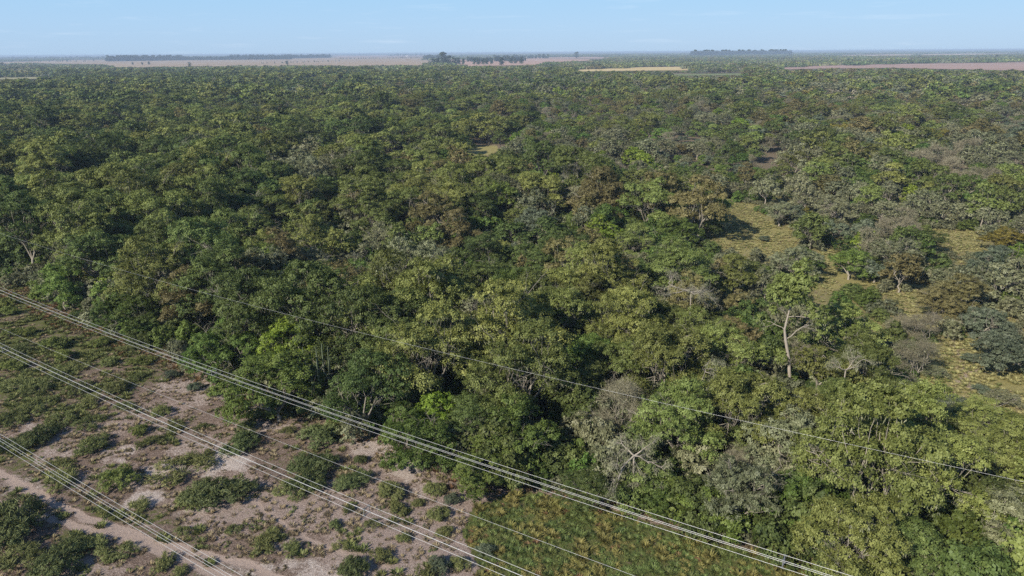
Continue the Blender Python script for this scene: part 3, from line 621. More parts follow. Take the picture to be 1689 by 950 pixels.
# ------------------------------------------------------------------ placed landmark trees: kind, u, v (crown centre in the photo), scale, height factor, label
LM = [
 ('olive', 1440, 735, 1.18, 1.15, 'largest olive tree at front right, grey limbs forking under its lobed crown', 'large front right tree'),
 ('olive', 1405, 860, .85, 1.0, 'olive tree with drooping crown above the fallen log', None),
 ('olive', 1500, 680, .95, 1.05, 'rounded olive crown standing at the right shoulder of the large front right tree', None),
 ('olive', 1225, 655, 1.0, 1.0, 'yellow-olive lobed tree in front of the long pale bare trunk', None),
 ('olive', 1120, 680, .95, .95, 'olive tree between the grey-brown bushy tree and the long pale trunk', None),
 ('olive', 1150, 545, .85, .95, 'rounded olive tree just in front of the long level white limbs', None),
 ('olive', 1105, 520, .8, .95, 'smaller olive tree at the left foot of the long level white limbs', None),
 ('olive', 1340, 690, .85, .9, 'olive crown directly in front of the V-forked grey trunk', None),
 ('green', 1265, 720, .6, .7, 'low fresh green crown below the long pale bare trunk', None),
 ('brown', 1212, 500, .72, .82, 'brown dome-shaped tree in the middle of the green canopy', 'brown dome'),
 ('bare', 1022, 645, 1.0, 1.2, 'broad grey-brown twiggy tree rising from the dark green edge', 'grey-brown twiggy tree'),
 ('grey', 1228, 800, .82, 1.05, 'pale grey-green drooping tree at the forest edge above the power line', 'pale drooping edge tree'),
 ('bare', 1222, 765, .7, .95, 'thin grey leafless crown poking out over the pale drooping edge tree', None),
 ('lime', 326, 463, .72, 1.25, 'small bright lime tree above the left corridor', 'left lime tree'),
 ('lime', 478, 562, 1.15, 1.05, 'broad bright lime tree at the forest edge', 'edge lime tree'),
 ('green', 95, 452, 1.15, 1.0, 'round fresh green tree at the far left forest edge', 'round green edge tree'),
 ('green', 450, 620, 1.3, .8, 'low broad green tree in front of the lime tree at the edge', None),
 ('brown', 715, 350, 1.15, 1.12, 'large rusty brown tree in the mid canopy', 'rusty mid-canopy tree'),
 ('brown', 760, 372, 1.0, 1.1, 'rusty brown tree just in front of the large rusty one', None),
 ('brown', 590, 478, .95, 1.1, 'tan-brown tree with drooping crown in the left middle canopy', 'tan-brown middle tree'),
 ('blue', 885, 362, 1.25, 1.1, 'wide flat grey-blue umbrella tree in the middle distance', 'grey-blue umbrella tree'),
 ('grey', 635, 385, .9, 1.0, 'pale grey-blue crown between the rusty trees and the dark canopy', None),
 ('grey', 1028, 312, .95, 1.1, 'grey umbrella tree with a white trunk in the middle distance', 'white-trunked umbrella tree'),
 ('grey', 1388, 338, 1.15, .9, 'wide grey tree with white open limbs behind the yellow clearing', 'white-limbed clearing tree'),
 ('grey', 1312, 425, 1.0, .8, 'pale lichen-covered tree on the front rim of the yellow clearing', 'pale rim tree'),
 ('grey', 1288, 345, .85, .85, 'grey-green tree with open pale limbs at the left back of the clearing', None),
 ('dark', 1342, 378, .8, .55, 'low dark round tree at the right end of the yellow clearing', 'low dark round tree'),
 ('dark', 1168, 368, .72, .6, 'dark round tree at the left end of the yellow clearing', None),
 ('blue', 1132, 385, .8, .9, 'dusty green low tree on the left rim of the yellow clearing', None),
 ('blue', 1262, 392, .35, .6, 'small grey-green bush alone in the yellow clearing', None),
 ('must', 1662, 392, 1.05, .75, 'wide mustard-yellow tree at the right edge of the picture', 'mustard tree'),
 ('grey', 1480, 412, 1.1, .8, 'broad ash-grey tree in the right scrub', 'ash-grey tree'),
 ('dark', 1530, 392, .85, .6, 'dark dome bush tree right of the ash-grey tree', None),
 ('green', 1405, 425, .95, .8, 'green round tree left of the ash-grey tree', None),
 ('blue', 1445, 440, .8, .9, 'blue-grey tree in front of the ash-grey tree', None),
 ('blue', 1640, 425, 1.2, 1.0, 'wide pale blue-grey tree in front of the mustard tree', None),
 ('blue', 1658, 562, 1.05, 1.0, 'wide blue-green umbrella tree at the right edge above the sandy path', 'blue-green umbrella tree'),
 ('blue', 1625, 525, .85, 1.0, 'smaller blue-green umbrella tree left of the one above the sandy path', None),
 ('bare', 1530, 530, .85, .75, 'low whitish leafless tree in the right scrub', 'whitish leafless tree'),
 ('bare', 1495, 530, .6, .7, 'smaller whitish leafless tree beside the low whitish one', None),
 ('bare', 1520, 578, .9, .8, 'grey twiggy tree on the left of the sandy path', None),
 ('brown', 1548, 495, .8, .75, 'brown low tree behind the whitish leafless trees', None),
 ('brown', 1588, 478, .95, .8, 'dark brown flat tree in the right scrub', None),
 ('olive', 1395, 545, .95, .95, 'olive tree to the right behind the V-forked grey trunk', None),
 ('olive', 1130, 432, 1.2, 1.0, 'broad dark-topped olive tree in front of the left clearing rim', 'broad clearing-front tree'),
 ('olive', 935, 470, 1.0, 1.05, 'yellow-olive tree with bright top in the centre canopy', None),
 ('olive', 710, 560, 1.15, 1.1, 'big olive tree with a wide rounded crown in the centre front', 'big centre-front tree'),
 ('olive', 870, 590, 1.1, 1.1, 'big olive tree left of the dark gap in the centre front', None),
 ('dark', 600, 620, 1.0, 1.0, 'dark grey-green tree at the edge left of the centre front', None),
 ('green', 690, 695, 1.0, .85, 'low dark green leafy tree touching the corridor in front of the centre', 'low leafy edge tree'),
 ('green', 790, 745, .9, .75, 'green shrubby tree hanging over the wires at the centre edge', None),
 ('green', 1095, 800, .55, .8, 'vivid green leafy shrub-tree under the bleached dead limbs', None),
 ('dark', 980, 790, .62, .6, 'blue-dark round shrub-tree at the edge left of the dead limbs', None),
 ('green', 370, 560, 1.05, .95, 'dense green tree with a brownish top left of the edge lime tree', None),
 ('green', 190, 505, .85, .9, 'leafy green tree right of the round green edge tree', None),
 ('dark', 1485, 870, .8, .75, 'dark bluish leafy tree low at the right of the fallen log', 'dark leafy low tree'),
 ('green', 1600, 850, .7, .7, 'broad green-yellow bush tree with white twigs near the bottom right track', 'bush tree by the track'),
 ('grey', 1650, 830, .9, .8, 'grey-green feathery tree at the bottom right edge', None),
 ('blue', 1565, 665, .6, .8, 'small grey-green tree at the near end of the sandy path', None),
 ('olive', 1620, 690, .8, .6, 'olive low tree below the sandy path', None),
 ('blue', 1606, 588, .34, .6, 'small dusty bush tree alone on the yellow grass above the sandy path', None),
 ('grey', 1545, 612, .36, .55, 'small grey-green bush tree on the left margin of the sandy path', None),
 ('grey', 1655, 655, .45, .5, 'low pale grey bush tree on the yellow grass at the right edge', None),
 ('blue', 1618, 640, .3, .6, 'smallest dusty bush in the yellow grass left of the pale grey one', None),
 ('dark', 345, 205, 1.3, 1.2, 'tall dark tree rising above the left canopy', 'tall dark left tree'),
 ('lime', 445, 265, .9, 1.1, 'lime green crown in the dark left canopy', None),
 ('lime', 765, 232, .9, 1.0, 'small lime tree beside the tiny clearing', None),
 ('dark', 635, 225, 1.1, .8, 'dark dome-shaped tree left of the tiny clearing', None),
]
HEROES = []
for kd, u, v, s, hs_, lab, short in LM:
    K = KINDS[kd]; H = K['H'] * s * hs_
    x, y = crown_xy(u, v, H, .68); vi = rnd.randrange(len(NEAR[kd]))
    HEROES.append((kd, vi, x, y, (s, s, s * hs_), rnd.uniform(0, 6.28), lab, short)); occupied.append((x, y, K['R'] * s * .72))

# ------------------------------------------------------------------ the forest
jx, jy = jitter_grid(-1300, 1300, 22, 1560, 5.6, 5)
dist = np.hypot(jx, jy); az = np.degrees(np.arctan2(jx, jy))
keep = (np.abs(az) < 46) & (dist < 1600) | ((dist < 110) & (np.abs(az) < 75))
keep &= edge_dist(jx, jy) > 2.2
jx, jy, dist = jx[keep], jy[keep], dist[keep]
r = np.random.default_rng(99)
patch = fbm(jx, jy, 60, 301); hgt = fbm(jx, jy, 34, 305)
U, Vv = px_of(jx, jy, 5.0)
scr = scrubby(U, Vv) * (Vv > 100)
thin = .20 + .16 * np.clip((dist - 85) / 60, 0, 1) * (1 - scr) + .32 * scr + .25 * np.clip((patch - .62) * 5, 0, 1) + np.where((U > 1520) & (Vv > 600), .12, 0) + .22 * np.clip((dist - 170) / 150, 0, 1)
k1 = r.random(len(jx)) > thin
# beyond 600 m fewer, slightly larger
k1 &= (dist < 600) | (r.random(len(jx)) < .72)
jx, jy, dist, U, Vv, scr, hgt, patch = [a[k1] for a in (jx, jy, dist, U, Vv, scr, hgt, patch)]
P = kind_probs(U, Vv)
bias = np.stack([fbm(jx, jy, 34, 400 + k, 3) for k in range(len(KN))], 1); P = P * np.exp((bias - .5) * 9) * np.array([1.1, 1, 1.15, 1.1, 1, .5, 1, .7, 1]); P /= P.sum(1, keepdims=True)
ed = edge_dist(jx, jy)
edgeb = np.clip((9 - ed) / 7, 0, 1)[:, None]; PE = np.array([.18, .16, .46, .06, .05, .04, .03, .03, .0]); P = P * (1 - edgeb * .7) + PE * edgeb * .7
cum = P.cumsum(1); kk = (r.random(len(jx))[:, None] > cum).sum(1).clip(0, len(KN) - 1)
big = np.clip((hgt - .35) / .35, 0, 1)
big = np.clip((fbm(jx, jy, 42, 305, 3) * .7 + fbm(jx, jy, 130, 306, 2) * .3 - .36) / .26, 0, 1); s = (.50 + .66 * big + r.normal(0, .13, len(jx))) * (1 - .30 * scr) * np.where(dist > 600, 1.12, 1.0) * (1 - .22 * edgeb[:, 0])
s = s * np.where((U > 1500) & (Vv > 560), .78, 1.0) * np.where((U > 620) & (U < 1150) & (Vv < 400), .85, 1.0)
far_ = np.clip((dist - 170) / 150, 0, 1); s = np.clip(s, .4, 1.3) * (1 + .12 * far_) * (1 + .24 * np.clip((dist - 85) / 60, 0, 1) * (1 - scr)); hs = (1 - .2 * far_) * np.clip(r.normal(1.0, .1, len(jx)), .75, 1.3)
Hs = np.array([KINDS[k]['H'] for k in KN])[kk] * s * hs
ok = ~open_ground(jx, jy, Hs, Hs * .33)
for (x, y, rr_) in occupied: ok &= np.hypot(jx - x, jy - y) > rr_ + 1.3
# keep the view to the long pale trunk free
du, dv = px_of(jx, jy, Hs * .9); ok &= ~((du > 1232) & (du < 1330) & (dv > 545) & (dv < 690) & (jy < PALE_XY[1] + 1) & (Hs > 4))
sel = np.nonzero(ok)[0]
jx, jy, dist, U, Vv, kk, s, hs, Hs, ed = [a[sel] for a in (jx, jy, dist, U, Vv, kk, s, hs, Hs, ed)]
rot = r.uniform(0, 6.283, len(jx)); var = r.integers(0, 1000, len(jx))
inframe = (U > -30) & (U < PW + 30) & (Vv > 100) & (Vv < PH + 60)
NIND = 298 - len(HEROES) - 5
# largest in the photo first
app = np.where(inframe, Hs / dist, -1); order = np.argsort(-app); indiv = order[:NIND]
isind = np.zeros(len(jx), bool); isind[indiv] = True

NAME = {'olive': 'olive_green_tree', 'dark': 'dark_green_tree', 'green': 'leafy_green_tree', 'lime': 'lime_green_tree', 'grey': 'grey_lichen_tree', 'brown': 'brown_tree', 'blue': 'umbrella_tree', 'bare': 'leafless_tree', 'must': 'mustard_tree'}
LOOK = {'olive': 'olive-green tree', 'dark': 'dark green tree', 'green': 'fresh green leafy tree', 'lime': 'bright lime tree', 'grey': 'grey-green lichened tree', 'brown': 'rusty brown tree', 'blue': 'blue-green umbrella tree', 'bare': 'grey leafless tree', 'must': 'mustard tree'}
GRP = {k: v + 's of the forest' for k, v in LOOK.items()}
GRP['grey'] = 'grey-green lichen-hung trees of the forest'
PROTO = {}
def place(kd, vi, x, y, scl, rz, label):
    """first of a kind is built, later ones are copies of the thing and of each part"""
    key = (kd, vi)
    if key not in PROTO:
        PROTO[key] = put(NEAR[kd][vi], NAME[kd], x, y, rz, scl, label, 'tree', GRP[kd]); return PROTO[key]
    src = PROTO[key]; c = src.copy(); COL.objects.link(c); c.location = (x, y, gz(x, y)); c.rotation_euler = (0, 0, rz); c.scale = scl; c['label'] = label
    for ch in list(src.children):
        d = ch.copy(); COL.objects.link(d); d.parent = c
    return c
for kd, vi, x, y, scl, rz, lab, short in HEROES: place(kd, vi, x, y, scl, rz, lab)
# labels: look + nearest landmark + side + rank among those alike
marks = [(x, y, short) for kd, vi, x, y, scl, rz, lab, short in HEROES if short] + [(PALE_XY[0], PALE_XY[1], 'long pale bare trunk')]
ORD = ['', 'second ', 'third ', 'fourth ', 'fifth ', 'sixth ', 'seventh ', 'eighth ', 'ninth ', 'tenth ', 'eleventh ', 'twelfth ', 'thirteenth ', 'fourteenth ', 'fifteenth ', 'sixteenth ', 'seventeenth ', 'eighteenth ', 'nineteenth ', 'twentieth '] + ['twenty-%s ' % w_ for w_ in ('first', 'second', 'third', 'fourth', 'fifth', 'sixth', 'seventh', 'eighth', 'ninth')]
rows = []
for i in indiv:
    x, y, kd = jx[i], jy[i], KN[kk[i]]
    best = min(marks, key=lambda m_: math.hypot(m_[0] - x, m_[1] - y)); u1, v1 = px_of(best[0], best[1], 5.); u2, v2 = px_of(x, y, 5.)
    a, b = u2 - u1, v2 - v1
    if abs(a) > abs(b): side = 'to the right of' if a > 0 else 'to the left of'
    else: side = 'in front of' if b > 0 else 'behind'
    size = 'tall' if Hs[i] > 9.2 else ('low' if Hs[i] < 5.8 else 'mid-height')
    rows.append([i, size, kd, best[2], side, math.hypot(a, b)])
cnt = {}
for q in sorted(rows, key=lambda q: q[5]):
    key = tuple(q[1:5]); k = cnt.get(key, 0); cnt[key] = k + 1; k = min(k, len(ORD) - 1)
    near = 'nearest ' if k == 0 else ORD[k] + 'nearest '
    q.append('%s %s, %s %s the %s' % (q[1], LOOK[q[2]], near.strip(), q[4], q[3]))
for q in rows:
    i = q[0]; kd = q[2]; place(kd, int(var[i]) % len(NEAR[kd]), float(jx[i]), float(jy[i]), (s[i], s[i], s[i] * hs[i]), float(rot[i]), q[6])

# all other trees of the forest: one mass
LOD0 = {}; LIBM = []; IDX = {}
for lod in (1, 2):
    for k in KN:
        sd = KINDS[k]['seeds']; sd = sd if lod < 2 else sd[:2]
        for q, s_ in enumerate(sd):
            me = merge_parts(build_kind(k, s_, lod), 'forest_tree_shape'); IDX[(lod, k, q)] = len(LIBM); LIBM.append(me)
rest = np.nonzero(~isind)[0]
pts, ro, sc_, ix = [], [], [], []
for i in rest:
    lod = 1 if dist[i] < 560 else 2; k = KN[kk[i]]; sd = KINDS[k]['seeds']; nq = len(sd) if lod < 2 else min(2, len(sd))
    pts.append((jx[i], jy[i], -.1)); ro.append((0, 0, rot[i])); sc_.append((s[i], s[i], s[i] * hs[i])); ix.append(IDX[(lod, k, int(var[i]) % nq)])
scatter('forest', pts, ro, sc_, ix, LIBM, 'dense dry woodland of olive, grey and dark green crowns reaching towards the horizon')
print('TREES individual', len(indiv) + len(HEROES), 'mass', len(rest))

# undergrowth between and under the trees
BM = [merge_parts(NEAR[k][q], 'undergrowth_shape') for k in ('bush', 'dbush', 'gbush') for q in range(len(NEAR[k]))]     # bush 0,1 dark 2,3 grey 4
ux, uy = jitter_grid(-230, 230, 30, 260, 2.7, 15); e_ = edge_dist(ux, uy); dd = np.hypot(ux, uy); uu, vv = px_of(ux, uy, 1.0)
pr = np.where(e_ < 5, .95, .78); pr = np.where(scrubby(uu, vv) > .3, .46, pr)
k = (e_ > .4) & (np.abs(np.degrees(np.arctan2(ux, uy))) < 47) & (dd < 240) & (r.random(len(ux)) < pr) & ~open_ground(ux, uy, 1.5)
ux, uy, uu, vv, e_ = ux[k], uy[k], uu[k], vv[k], e_[k]; gr = r.random(len(ux)); sr_ = scrubby(uu, vv)
bi = np.where(gr < .35 + .3 * sr_, 4, r.integers(0, 4, len(ux))); bs = r.uniform(.5, 1.1, len(ux)) * np.where(e_ < 1.5, .8, np.where(e_ < 6, 1.6, np.where(sr_ > .3, .9, 1.35)))
scatter('undergrowth', np.stack([ux, uy, ux * 0 - .1], 1), np.stack([ux * 0, ux * 0, r.uniform(0, 6.28, len(ux))], 1), np.stack([bs, bs, bs * r.uniform(.7, 1.3, len(ux))], 1), bi, BM, 'low green and grey bushes filling the gaps under the trees')

# ------------------------------------------------------------------ distant woodland beyond the closed forest
def clump(seed, mats_, n_, span, hh):
    r = np.random.default_rng(seed); g = Geo()
    for _ in range(n_):
        x, y = r.uniform(-span, span, 2); H = hh * r.uniform(.6, 1.25); R_1 = H * .55; k = 26
        d = r.normal(size=(k, 3)); d[:, 2] = np.abs(d[:, 2]); d /= np.linalg.norm(d, axis=1, keepdims=True)
        C = np.array([x, y, H * .4]) + d * np.array([R_1, R_1, H * .55]) * r.uniform(.7, 1, (k, 1))
        V, F = leaf_quads(C, d + r.normal(size=(k, 3)) * .35, R_1 * 1.0, r); t = np.clip(r.normal(r.uniform(.3, .7), .15, k), 0, 1); g.add(V, F, np.repeat(t, 4))
    return g.mesh('woodland_shape', mats_)
CL = [clump(700 + k, FM[m], 30, 26, 8.0) for k, m in enumerate(('dark', 'olive', 'grey', 'olive', 'brown', 'dark'))]
pts, ro, sc_, ix = [], [], [], []
r = np.random.default_rng(1234)
def band(d0, d1, cell, pfun, scale=1.0, hz=1.0):
    nd = int((d1 - d0) / cell)
    for a in range(nd):
        d = d0 + a * cell; na = int(d * math.radians(88) / cell)
        t = np.radians(np.linspace(-44, 44, na)) + r.uniform(-.5, .5, na) * math.radians(88) / na; D = d + r.uniform(-.5, .5, na) * cell
        x, y = np.sin(t) * D, np.cos(t) * D; u, v = px_of(x, y, 0.); p = pfun(x, y, u, v); ok = (r.random(na) < p) & ~open_ground(x, y, 8.0 * hz)
        for xx, yy in zip(x[ok], y[ok]):
            pts.append((xx, yy, -.3)); ro.append((0, 0, r.uniform(0, 6.28))); sc_.append((scale, scale, hz * r.uniform(.8, 1.2))); ix.append(int(r.integers(0, len(CL))))
band(1560, 2600, 38, lambda x, y, u, v: np.full(x.shape, .93))
def far1(x, y, u, v):
    f = fbm(x, y, 900, 555); p = np.clip((f - .47) * 9, 0, 1)
    right = np.clip((u - 980) / 80, 0, 1) * (v > 93); left = (u < 60)
    return np.clip(p * .8 + right * .95 + left * .3, 0, .95)
band(2600, 6500, 62, far1, 1.25, 1.0)
band(6500, 14000, 150, lambda x, y, u, v: np.clip((fbm(x, y, 1500, 556) - .42) * 9, 0, .95), 2.9, 1.2)
band(14000, 30000, 420, lambda x, y, u, v: np.clip((fbm(x, y, 3500, 557) - .35) * 9, 0, .97), 8.0, 1.5)
scatter('distant_woodland', pts, ro, sc_, ix, CL, 'hazy belts of far woodland between the open fields along the horizon')
print('DISTANT clumps', len(pts))

# tall planted trees one can tell apart near the fields
FM['eucalypt'] = foliage_mat('dark_planted_leaves', (.030, .045, .022), (.050, .070, .032), (.080, .100, .048), .01, .3)
def tall_tree(seed, H, R, sp='eucalypt', lowc=.12, n_=34):
    r = np.random.default_rng(seed); gt, gc = Geo(), Geo(); V, F = tube([[0, 0, -.3], [0, 0, H * .5], [0, 0, H * .9]], [.5, .35, .12], 5); gt.add(V, F)
    for k in range(n_):
        z = H * r.uniform(lowc, .95); q = R * (1 - abs(z / H - .5) * .9) * r.uniform(.1, .8); a = r.uniform(0, 6.28); puff_leaves(gc, np.array([math.cos(a) * q, math.sin(a) * q, z]), R * .42, r, 8, 6, 1.6, tint=(.4, .2))
    return {'trunk': gt.mesh('trunk', BARK, True), 'crown': gc.mesh('crown', FM[sp])}
TT = [tall_tree(801, 24, 7), tall_tree(802, 21, 5.5), tall_tree(803, 28, 9)]
TSRC = {}
def tall(i_, x, y, sc, label, grp):
    if i_ not in TSRC: TSRC[i_] = put(TT[i_], 'tall_planted_tree', x, y, rnd.uniform(0, 6), sc, label, 'tree', grp); return
    src = TSRC[i_]; c = src.copy(); COL.objects.link(c); c.location = (x, y, 0); c.rotation_euler = (0, 0, rnd.uniform(0, 6)); c.scale = sc; c['label'] = label; c['group'] = grp
    for ch in list(src.children): d = ch.copy(); COL.objects.link(d); d.parent = c
for u, v, q, sc, lab in [(732, 108, 2, 1.15, 'tallest far tree of the dark grove at the field edge, its rounded head highest'), (716, 108.5, 0, .8, 'dense dark tree at the left end of the grove'), (722, 108.5, 1, .85, 'dark tree second from the left end of the grove'),
        (741, 108, 2, .85, 'broad grey-green tree just right of the tallest grove tree'), (750, 107.5, 0, .9, 'grey-green tree in the right half of the grove'), (757, 107, 1, .85, 'slim tree near the right end of the grove'), (764, 107, 1, .75, 'last thin tree at the right end of the grove'),
        (782, 107, 1, .8, 'left tree of the row standing on the pinkish field'), (789, 107, 0, .72, 'second tree of the row on the pinkish field'), (797, 107, 1, .8, 'third tree of the row on the pinkish field'), (803, 107, 1, .75, 'fourth tree of the row on the pinkish field'), (811, 106, 0, .62, 'small fifth tree of the row on the pinkish field'),
        (827, 108.5, 1, .9, 'dark pointed tree standing nearer than the row'), (843, 105, 0, .75, 'paired tree behind the dark pointed one'), (850, 105, 0, .7, 'right tree of the pair behind the dark pointed one'), (860, 106, 1, .85, 'slim tree at the right end of the pinkish field'),
        (951, 96.5, 2, 1.1, 'lone round tree group high on the horizon right of centre'), (219, 107, 0, .38, 'left one of three small dark trees on the tan field'), (235, 107, 0, .36, 'middle one of three small dark trees on the tan field'), (246, 107, 1, .5, 'right tallest of three small dark trees on the tan field'),
        (313, 110.5, 2, .42, 'bushy tree breaking the forest skyline at left'), (474, 107, 2, .42, 'broad tree on the skyline by the tan field'), (5, 112, 2, .5, 'dark bushy tree at the far left edge of the skyline'), (1643, 98, 2, .5, 'faint tree rising from the far right woodland')]:
    x, y = G(u, v, 0); d_ = math.hypot(x, y); sc *= 1.3
    tall(q, x, y, (sc * 1.45, sc * 1.45, sc), lab, 'tall trees by the far fields')
# planted windbreaks: long rows, far off, read as one mass
pts, ro, sc_, ix = [], [], [], []
def row(u0, v0, u1, v1, n_, sc, deep=3, jit=4):
    for k in range(n_):
        t = (k + .5) / n_; x, y = G(u0 + (u1 - u0) * t, v0 + (v1 - v0) * t, 0)
        for q in range(deep): pts.append((x + rnd.uniform(-jit, jit), y + q * 12 + rnd.uniform(-jit, jit), 0)); ro.append((0, 0, rnd.uniform(0, 6))); s_ = sc * rnd.uniform(.62, 1.2); sc_.append((s_ * 1.3, s_ * 1.3, s_)); ix.append(rnd.randrange(3))
row(300, 99.5, 480, 98, 170, .85); row(380, 98.5, 545, 95.5, 150, 1.1)
row(175, 101.5, 300, 99.5, 90, 1.15, 4, 12); row(1140, 92.5, 1306, 90.5, 130, 1.5, 4, 12)
row(560, 97.5, 700, 96, 50, .4, 1, 6); row(430, 105.5, 560, 101.5, 22, .3, 1, 14); row(770, 102, 865, 101, 50, .75, 2, 10); row(815, 97, 905, 96.5, 26, .9, 2, 14); row(640, 92.5, 700, 92, 20, 1.0, 2, 20); row(60, 102, 150, 101.5, 18, .4, 1, 20); row(0, 97.5, 180, 97.5, 80, .9, 3, 25); row(700, 98, 735, 98, 24, 1.0, 3, 12)
scatter('windbreak_trees', pts, ro, sc_, ix, [merge_parts(t_, 'windbreak_shape') for t_ in TT], 'dark straight windbreak rows of planted trees edging the far fields')
# tiny white farm sheds
def shed(u, v, L, wd, h, label):
    x, y = G(u, v, 0); root = obj('farm_shed', None, label=label, cat='shed', group='white farm sheds on the horizon'); root.location = (x, y, .3)
    m_ = plain_mat('white_sheet_metal', (.62, .62, .6), (.8, .8, .78), .3, .5)
    Vw = [(-L / 2, -wd / 2, 0), (L / 2, -wd / 2, 0), (L / 2, wd / 2, 0), (-L / 2, wd / 2, 0), (-L / 2, -wd / 2, h), (L / 2, -wd / 2, h), (L / 2, wd / 2, h), (-L / 2, wd / 2, h), (-L / 2, 0, h * 1.35), (L / 2, 0, h * 1.35)]
    me = bpy.data.meshes.new('wall'); me.from_pydata(Vw, [], [(0, 1, 5, 4), (1, 2, 6, 9, 5), (2, 3, 7, 6), (3, 0, 4, 8, 7)]); me.materials.append(m_); obj('wall', me, root)
    o_ = .4; zb = h - .15; me = bpy.data.meshes.new('roof'); me.from_pydata([(-L / 2 - o_, -wd / 2 - o_, zb), (L / 2 + o_, -wd / 2 - o_, zb), (L / 2 + o_, 0, h * 1.36), (-L / 2 - o_, 0, h * 1.36), (L / 2 + o_, wd / 2 + o_, zb), (-L / 2 - o_, wd / 2 + o_, zb)], [], [(0, 1, 2, 3), (3, 2, 4, 5)]); me.materials.append(m_); obj('roof', me, root)
shed(162, 96, 70, 26, 11, 'white shed roof on the left horizon'); shed(671, 93, 26, 14, 8, 'tiny white shed on the horizon left of the dark grove')

# ------------------------------------------------------------------ shrubs of the cleared strip (u, v, radius in photo px, kind)
SH = [(61,721,26,'d'),(0,735,18,'d'),(146,697,22,'o'),(153,733,25,'g'),(229,709,17,'l'),(244,727,20,'o'),(107,758,15,'o'),(95,788,34,'o'),(195,790,35,'l'),(296,773,40,'o'),(360,815,44,'d'),(314,824,25,'g'),(226,831,23,'o'),
 (21,866,46,'d'),(30,922,36,'g'),(98,925,36,'d'),(146,897,27,'o'),(195,906,22,'o'),(268,922,22,'o'),(293,937,16,'o'),(427,681,21,'g'),(406,700,17,'d'),(397,730,32,'d'),(265,678,19,'g'),(476,706,13,'g'),(482,803,29,'o'),
 (168,840,12,'o'),(471,680,16,'g'),(528,720,38,'d'),(550,706,26,'g'),(516,767,34,'d'),(533,757,18,'l'),(504,797,40,'d'),(583,793,26,'d'),(644,808,25,'g'),(656,836,17,'g'),(595,755,12,'d'),(635,764,14,'g'),
 (717,805,22,'g'),(745,821,17,'b'),(723,845,21,'g'),(733,873,15,'g'),(553,862,12,'d'),(614,860,14,'o'),(665,882,13,'g'),(583,937,28,'d'),(626,912,20,'g'),(700,943,32,'o'),(724,930,22,'b'),
 (18,548,14,'l'),(47,546,14,'l'),(89,568,24,'l'),(104,586,18,'l'),(127,601,18,'o'),(166,565,18,'l'),(207,574,16,'o'),(178,595,14,'g'),(38,574,20,'o'),(68,628,24,'o'),(104,607,20,'o'),(231,595,18,'l'),(190,639,20,'g'),(225,619,18,'o'),
 (281,616,14,'b'),(320,637,14,'b'),(349,645,13,'g'),(394,642,13,'g'),(12,497,14,'l'),(9,515,16,'l'),(59,642,18,'o'),(30,634,24,'o'),(18,604,18,'l'),(127,639,20,'o'),(60,668,22,'o'),(150,660,20,'o'),(20,690,24,'o'),(100,690,20,'o'),(205,668,16,'o'),(330,700,12,'o'),
 (440,893,30,'o'),(478,900,22,'o'),(800,905,18,'b'),(760,925,18,'g'),(300,870,12,'o'),(385,868,13,'o'),(345,742,13,'o'),(290,700,14,'o'),(575,835,12,'g'),(560,895,12,'o'),(690,825,12,'g')]
FM['sgreen'] = foliage_mat('thorn_shrub_leaves', (.090, .106, .034), (.150, .168, .056), (.220, .235, .095), .015, .3, .15)
FM['sdark'] = foliage_mat('dense_shrub_leaves', (.062, .084, .030), (.105, .132, .048), (.158, .186, .074), .012, .25, .15)
FM['slime'] = foliage_mat('fresh_shrub_leaves', (.095, .120, .026), (.160, .190, .046), (.230, .262, .078), .012, .25, .2)
FM['sblue'] = foliage_mat('dusty_shrub_leaves', (.065, .085, .052), (.105, .130, .080), (.160, .185, .120), .012, .25, .15)
def make_shrub(seed, sp, R, H, n_, feather=.5):
    r = np.random.default_rng(seed); gt, gc = Geo(), Geo(); cs = []
    for k in range(n_):
        a = r.uniform(0, 6.28); q = math.sqrt(r.random()) * R * .85; z = H * (.28 + .5 * (1 - (q / R) ** 2)) * r.uniform(.55, 1.1); cs.append((math.cos(a) * q, math.sin(a) * q * .85, z))
    cs = np.array(cs)
    for c in cs:
        m1 = c * (.5, .5, .45) + r.normal(size=3) * .06; V, F = tube([(r.normal() * .12, r.normal() * .12, -.1), m1, c], [.035, .025, .008], 3); gt.add(V, F)
        puff_leaves(gc, c, R * .26, r, 15, 26, .075, tint=(.5 + r.normal() * .12, .22), zlow=-.3, flat=.7)
        n2 = int(26 * feather); d = r.normal(size=(n2, 3)) * (.8, .8, .4) + (0, 0, .75); d /= np.linalg.norm(d, axis=1, keepdims=True); A = c + d * R * .15; B = c + d * R * r.uniform(.2, .38, (n2, 1)); sd_ = np.cross(d, r.normal(size=(n2, 3))); sd_ /= np.linalg.norm(sd_, axis=1, keepdims=True)
        V = np.stack([A + sd_ * .02, A - sd_ * .02, B - sd_ * .008, B + sd_ * .008], 1).reshape(-1, 3); gc.add(V, np.arange(4 * n2, dtype=np.int32).reshape(-1, 4), .7)
    return {'stem': gt.mesh('stem', BARK), 'crown': gc.mesh('crown', FM[sp])}
SHM = {'d': [make_shrub(901, 'sdark', 1.7, 1.35, 36), make_shrub(902, 'sdark', 1.7, 1.1, 30)], 'g': [make_shrub(903, 'sgreen', 1.6, 1.15, 24, 1.0), make_shrub(904, 'sgreen', 1.6, .9, 17, 1.2)],
       'o': [make_shrub(905, 'sgreen', 1.8, .75, 15, 1.2), make_shrub(906, 'sgreen', 1.7, .6, 12, 1.4)], 'l': [make_shrub(907, 'slime', 1.6, 1.25, 24, .8)], 'b': [make_shrub(908, 'sblue', 1.6, 1.3, 24, 1.0)]}
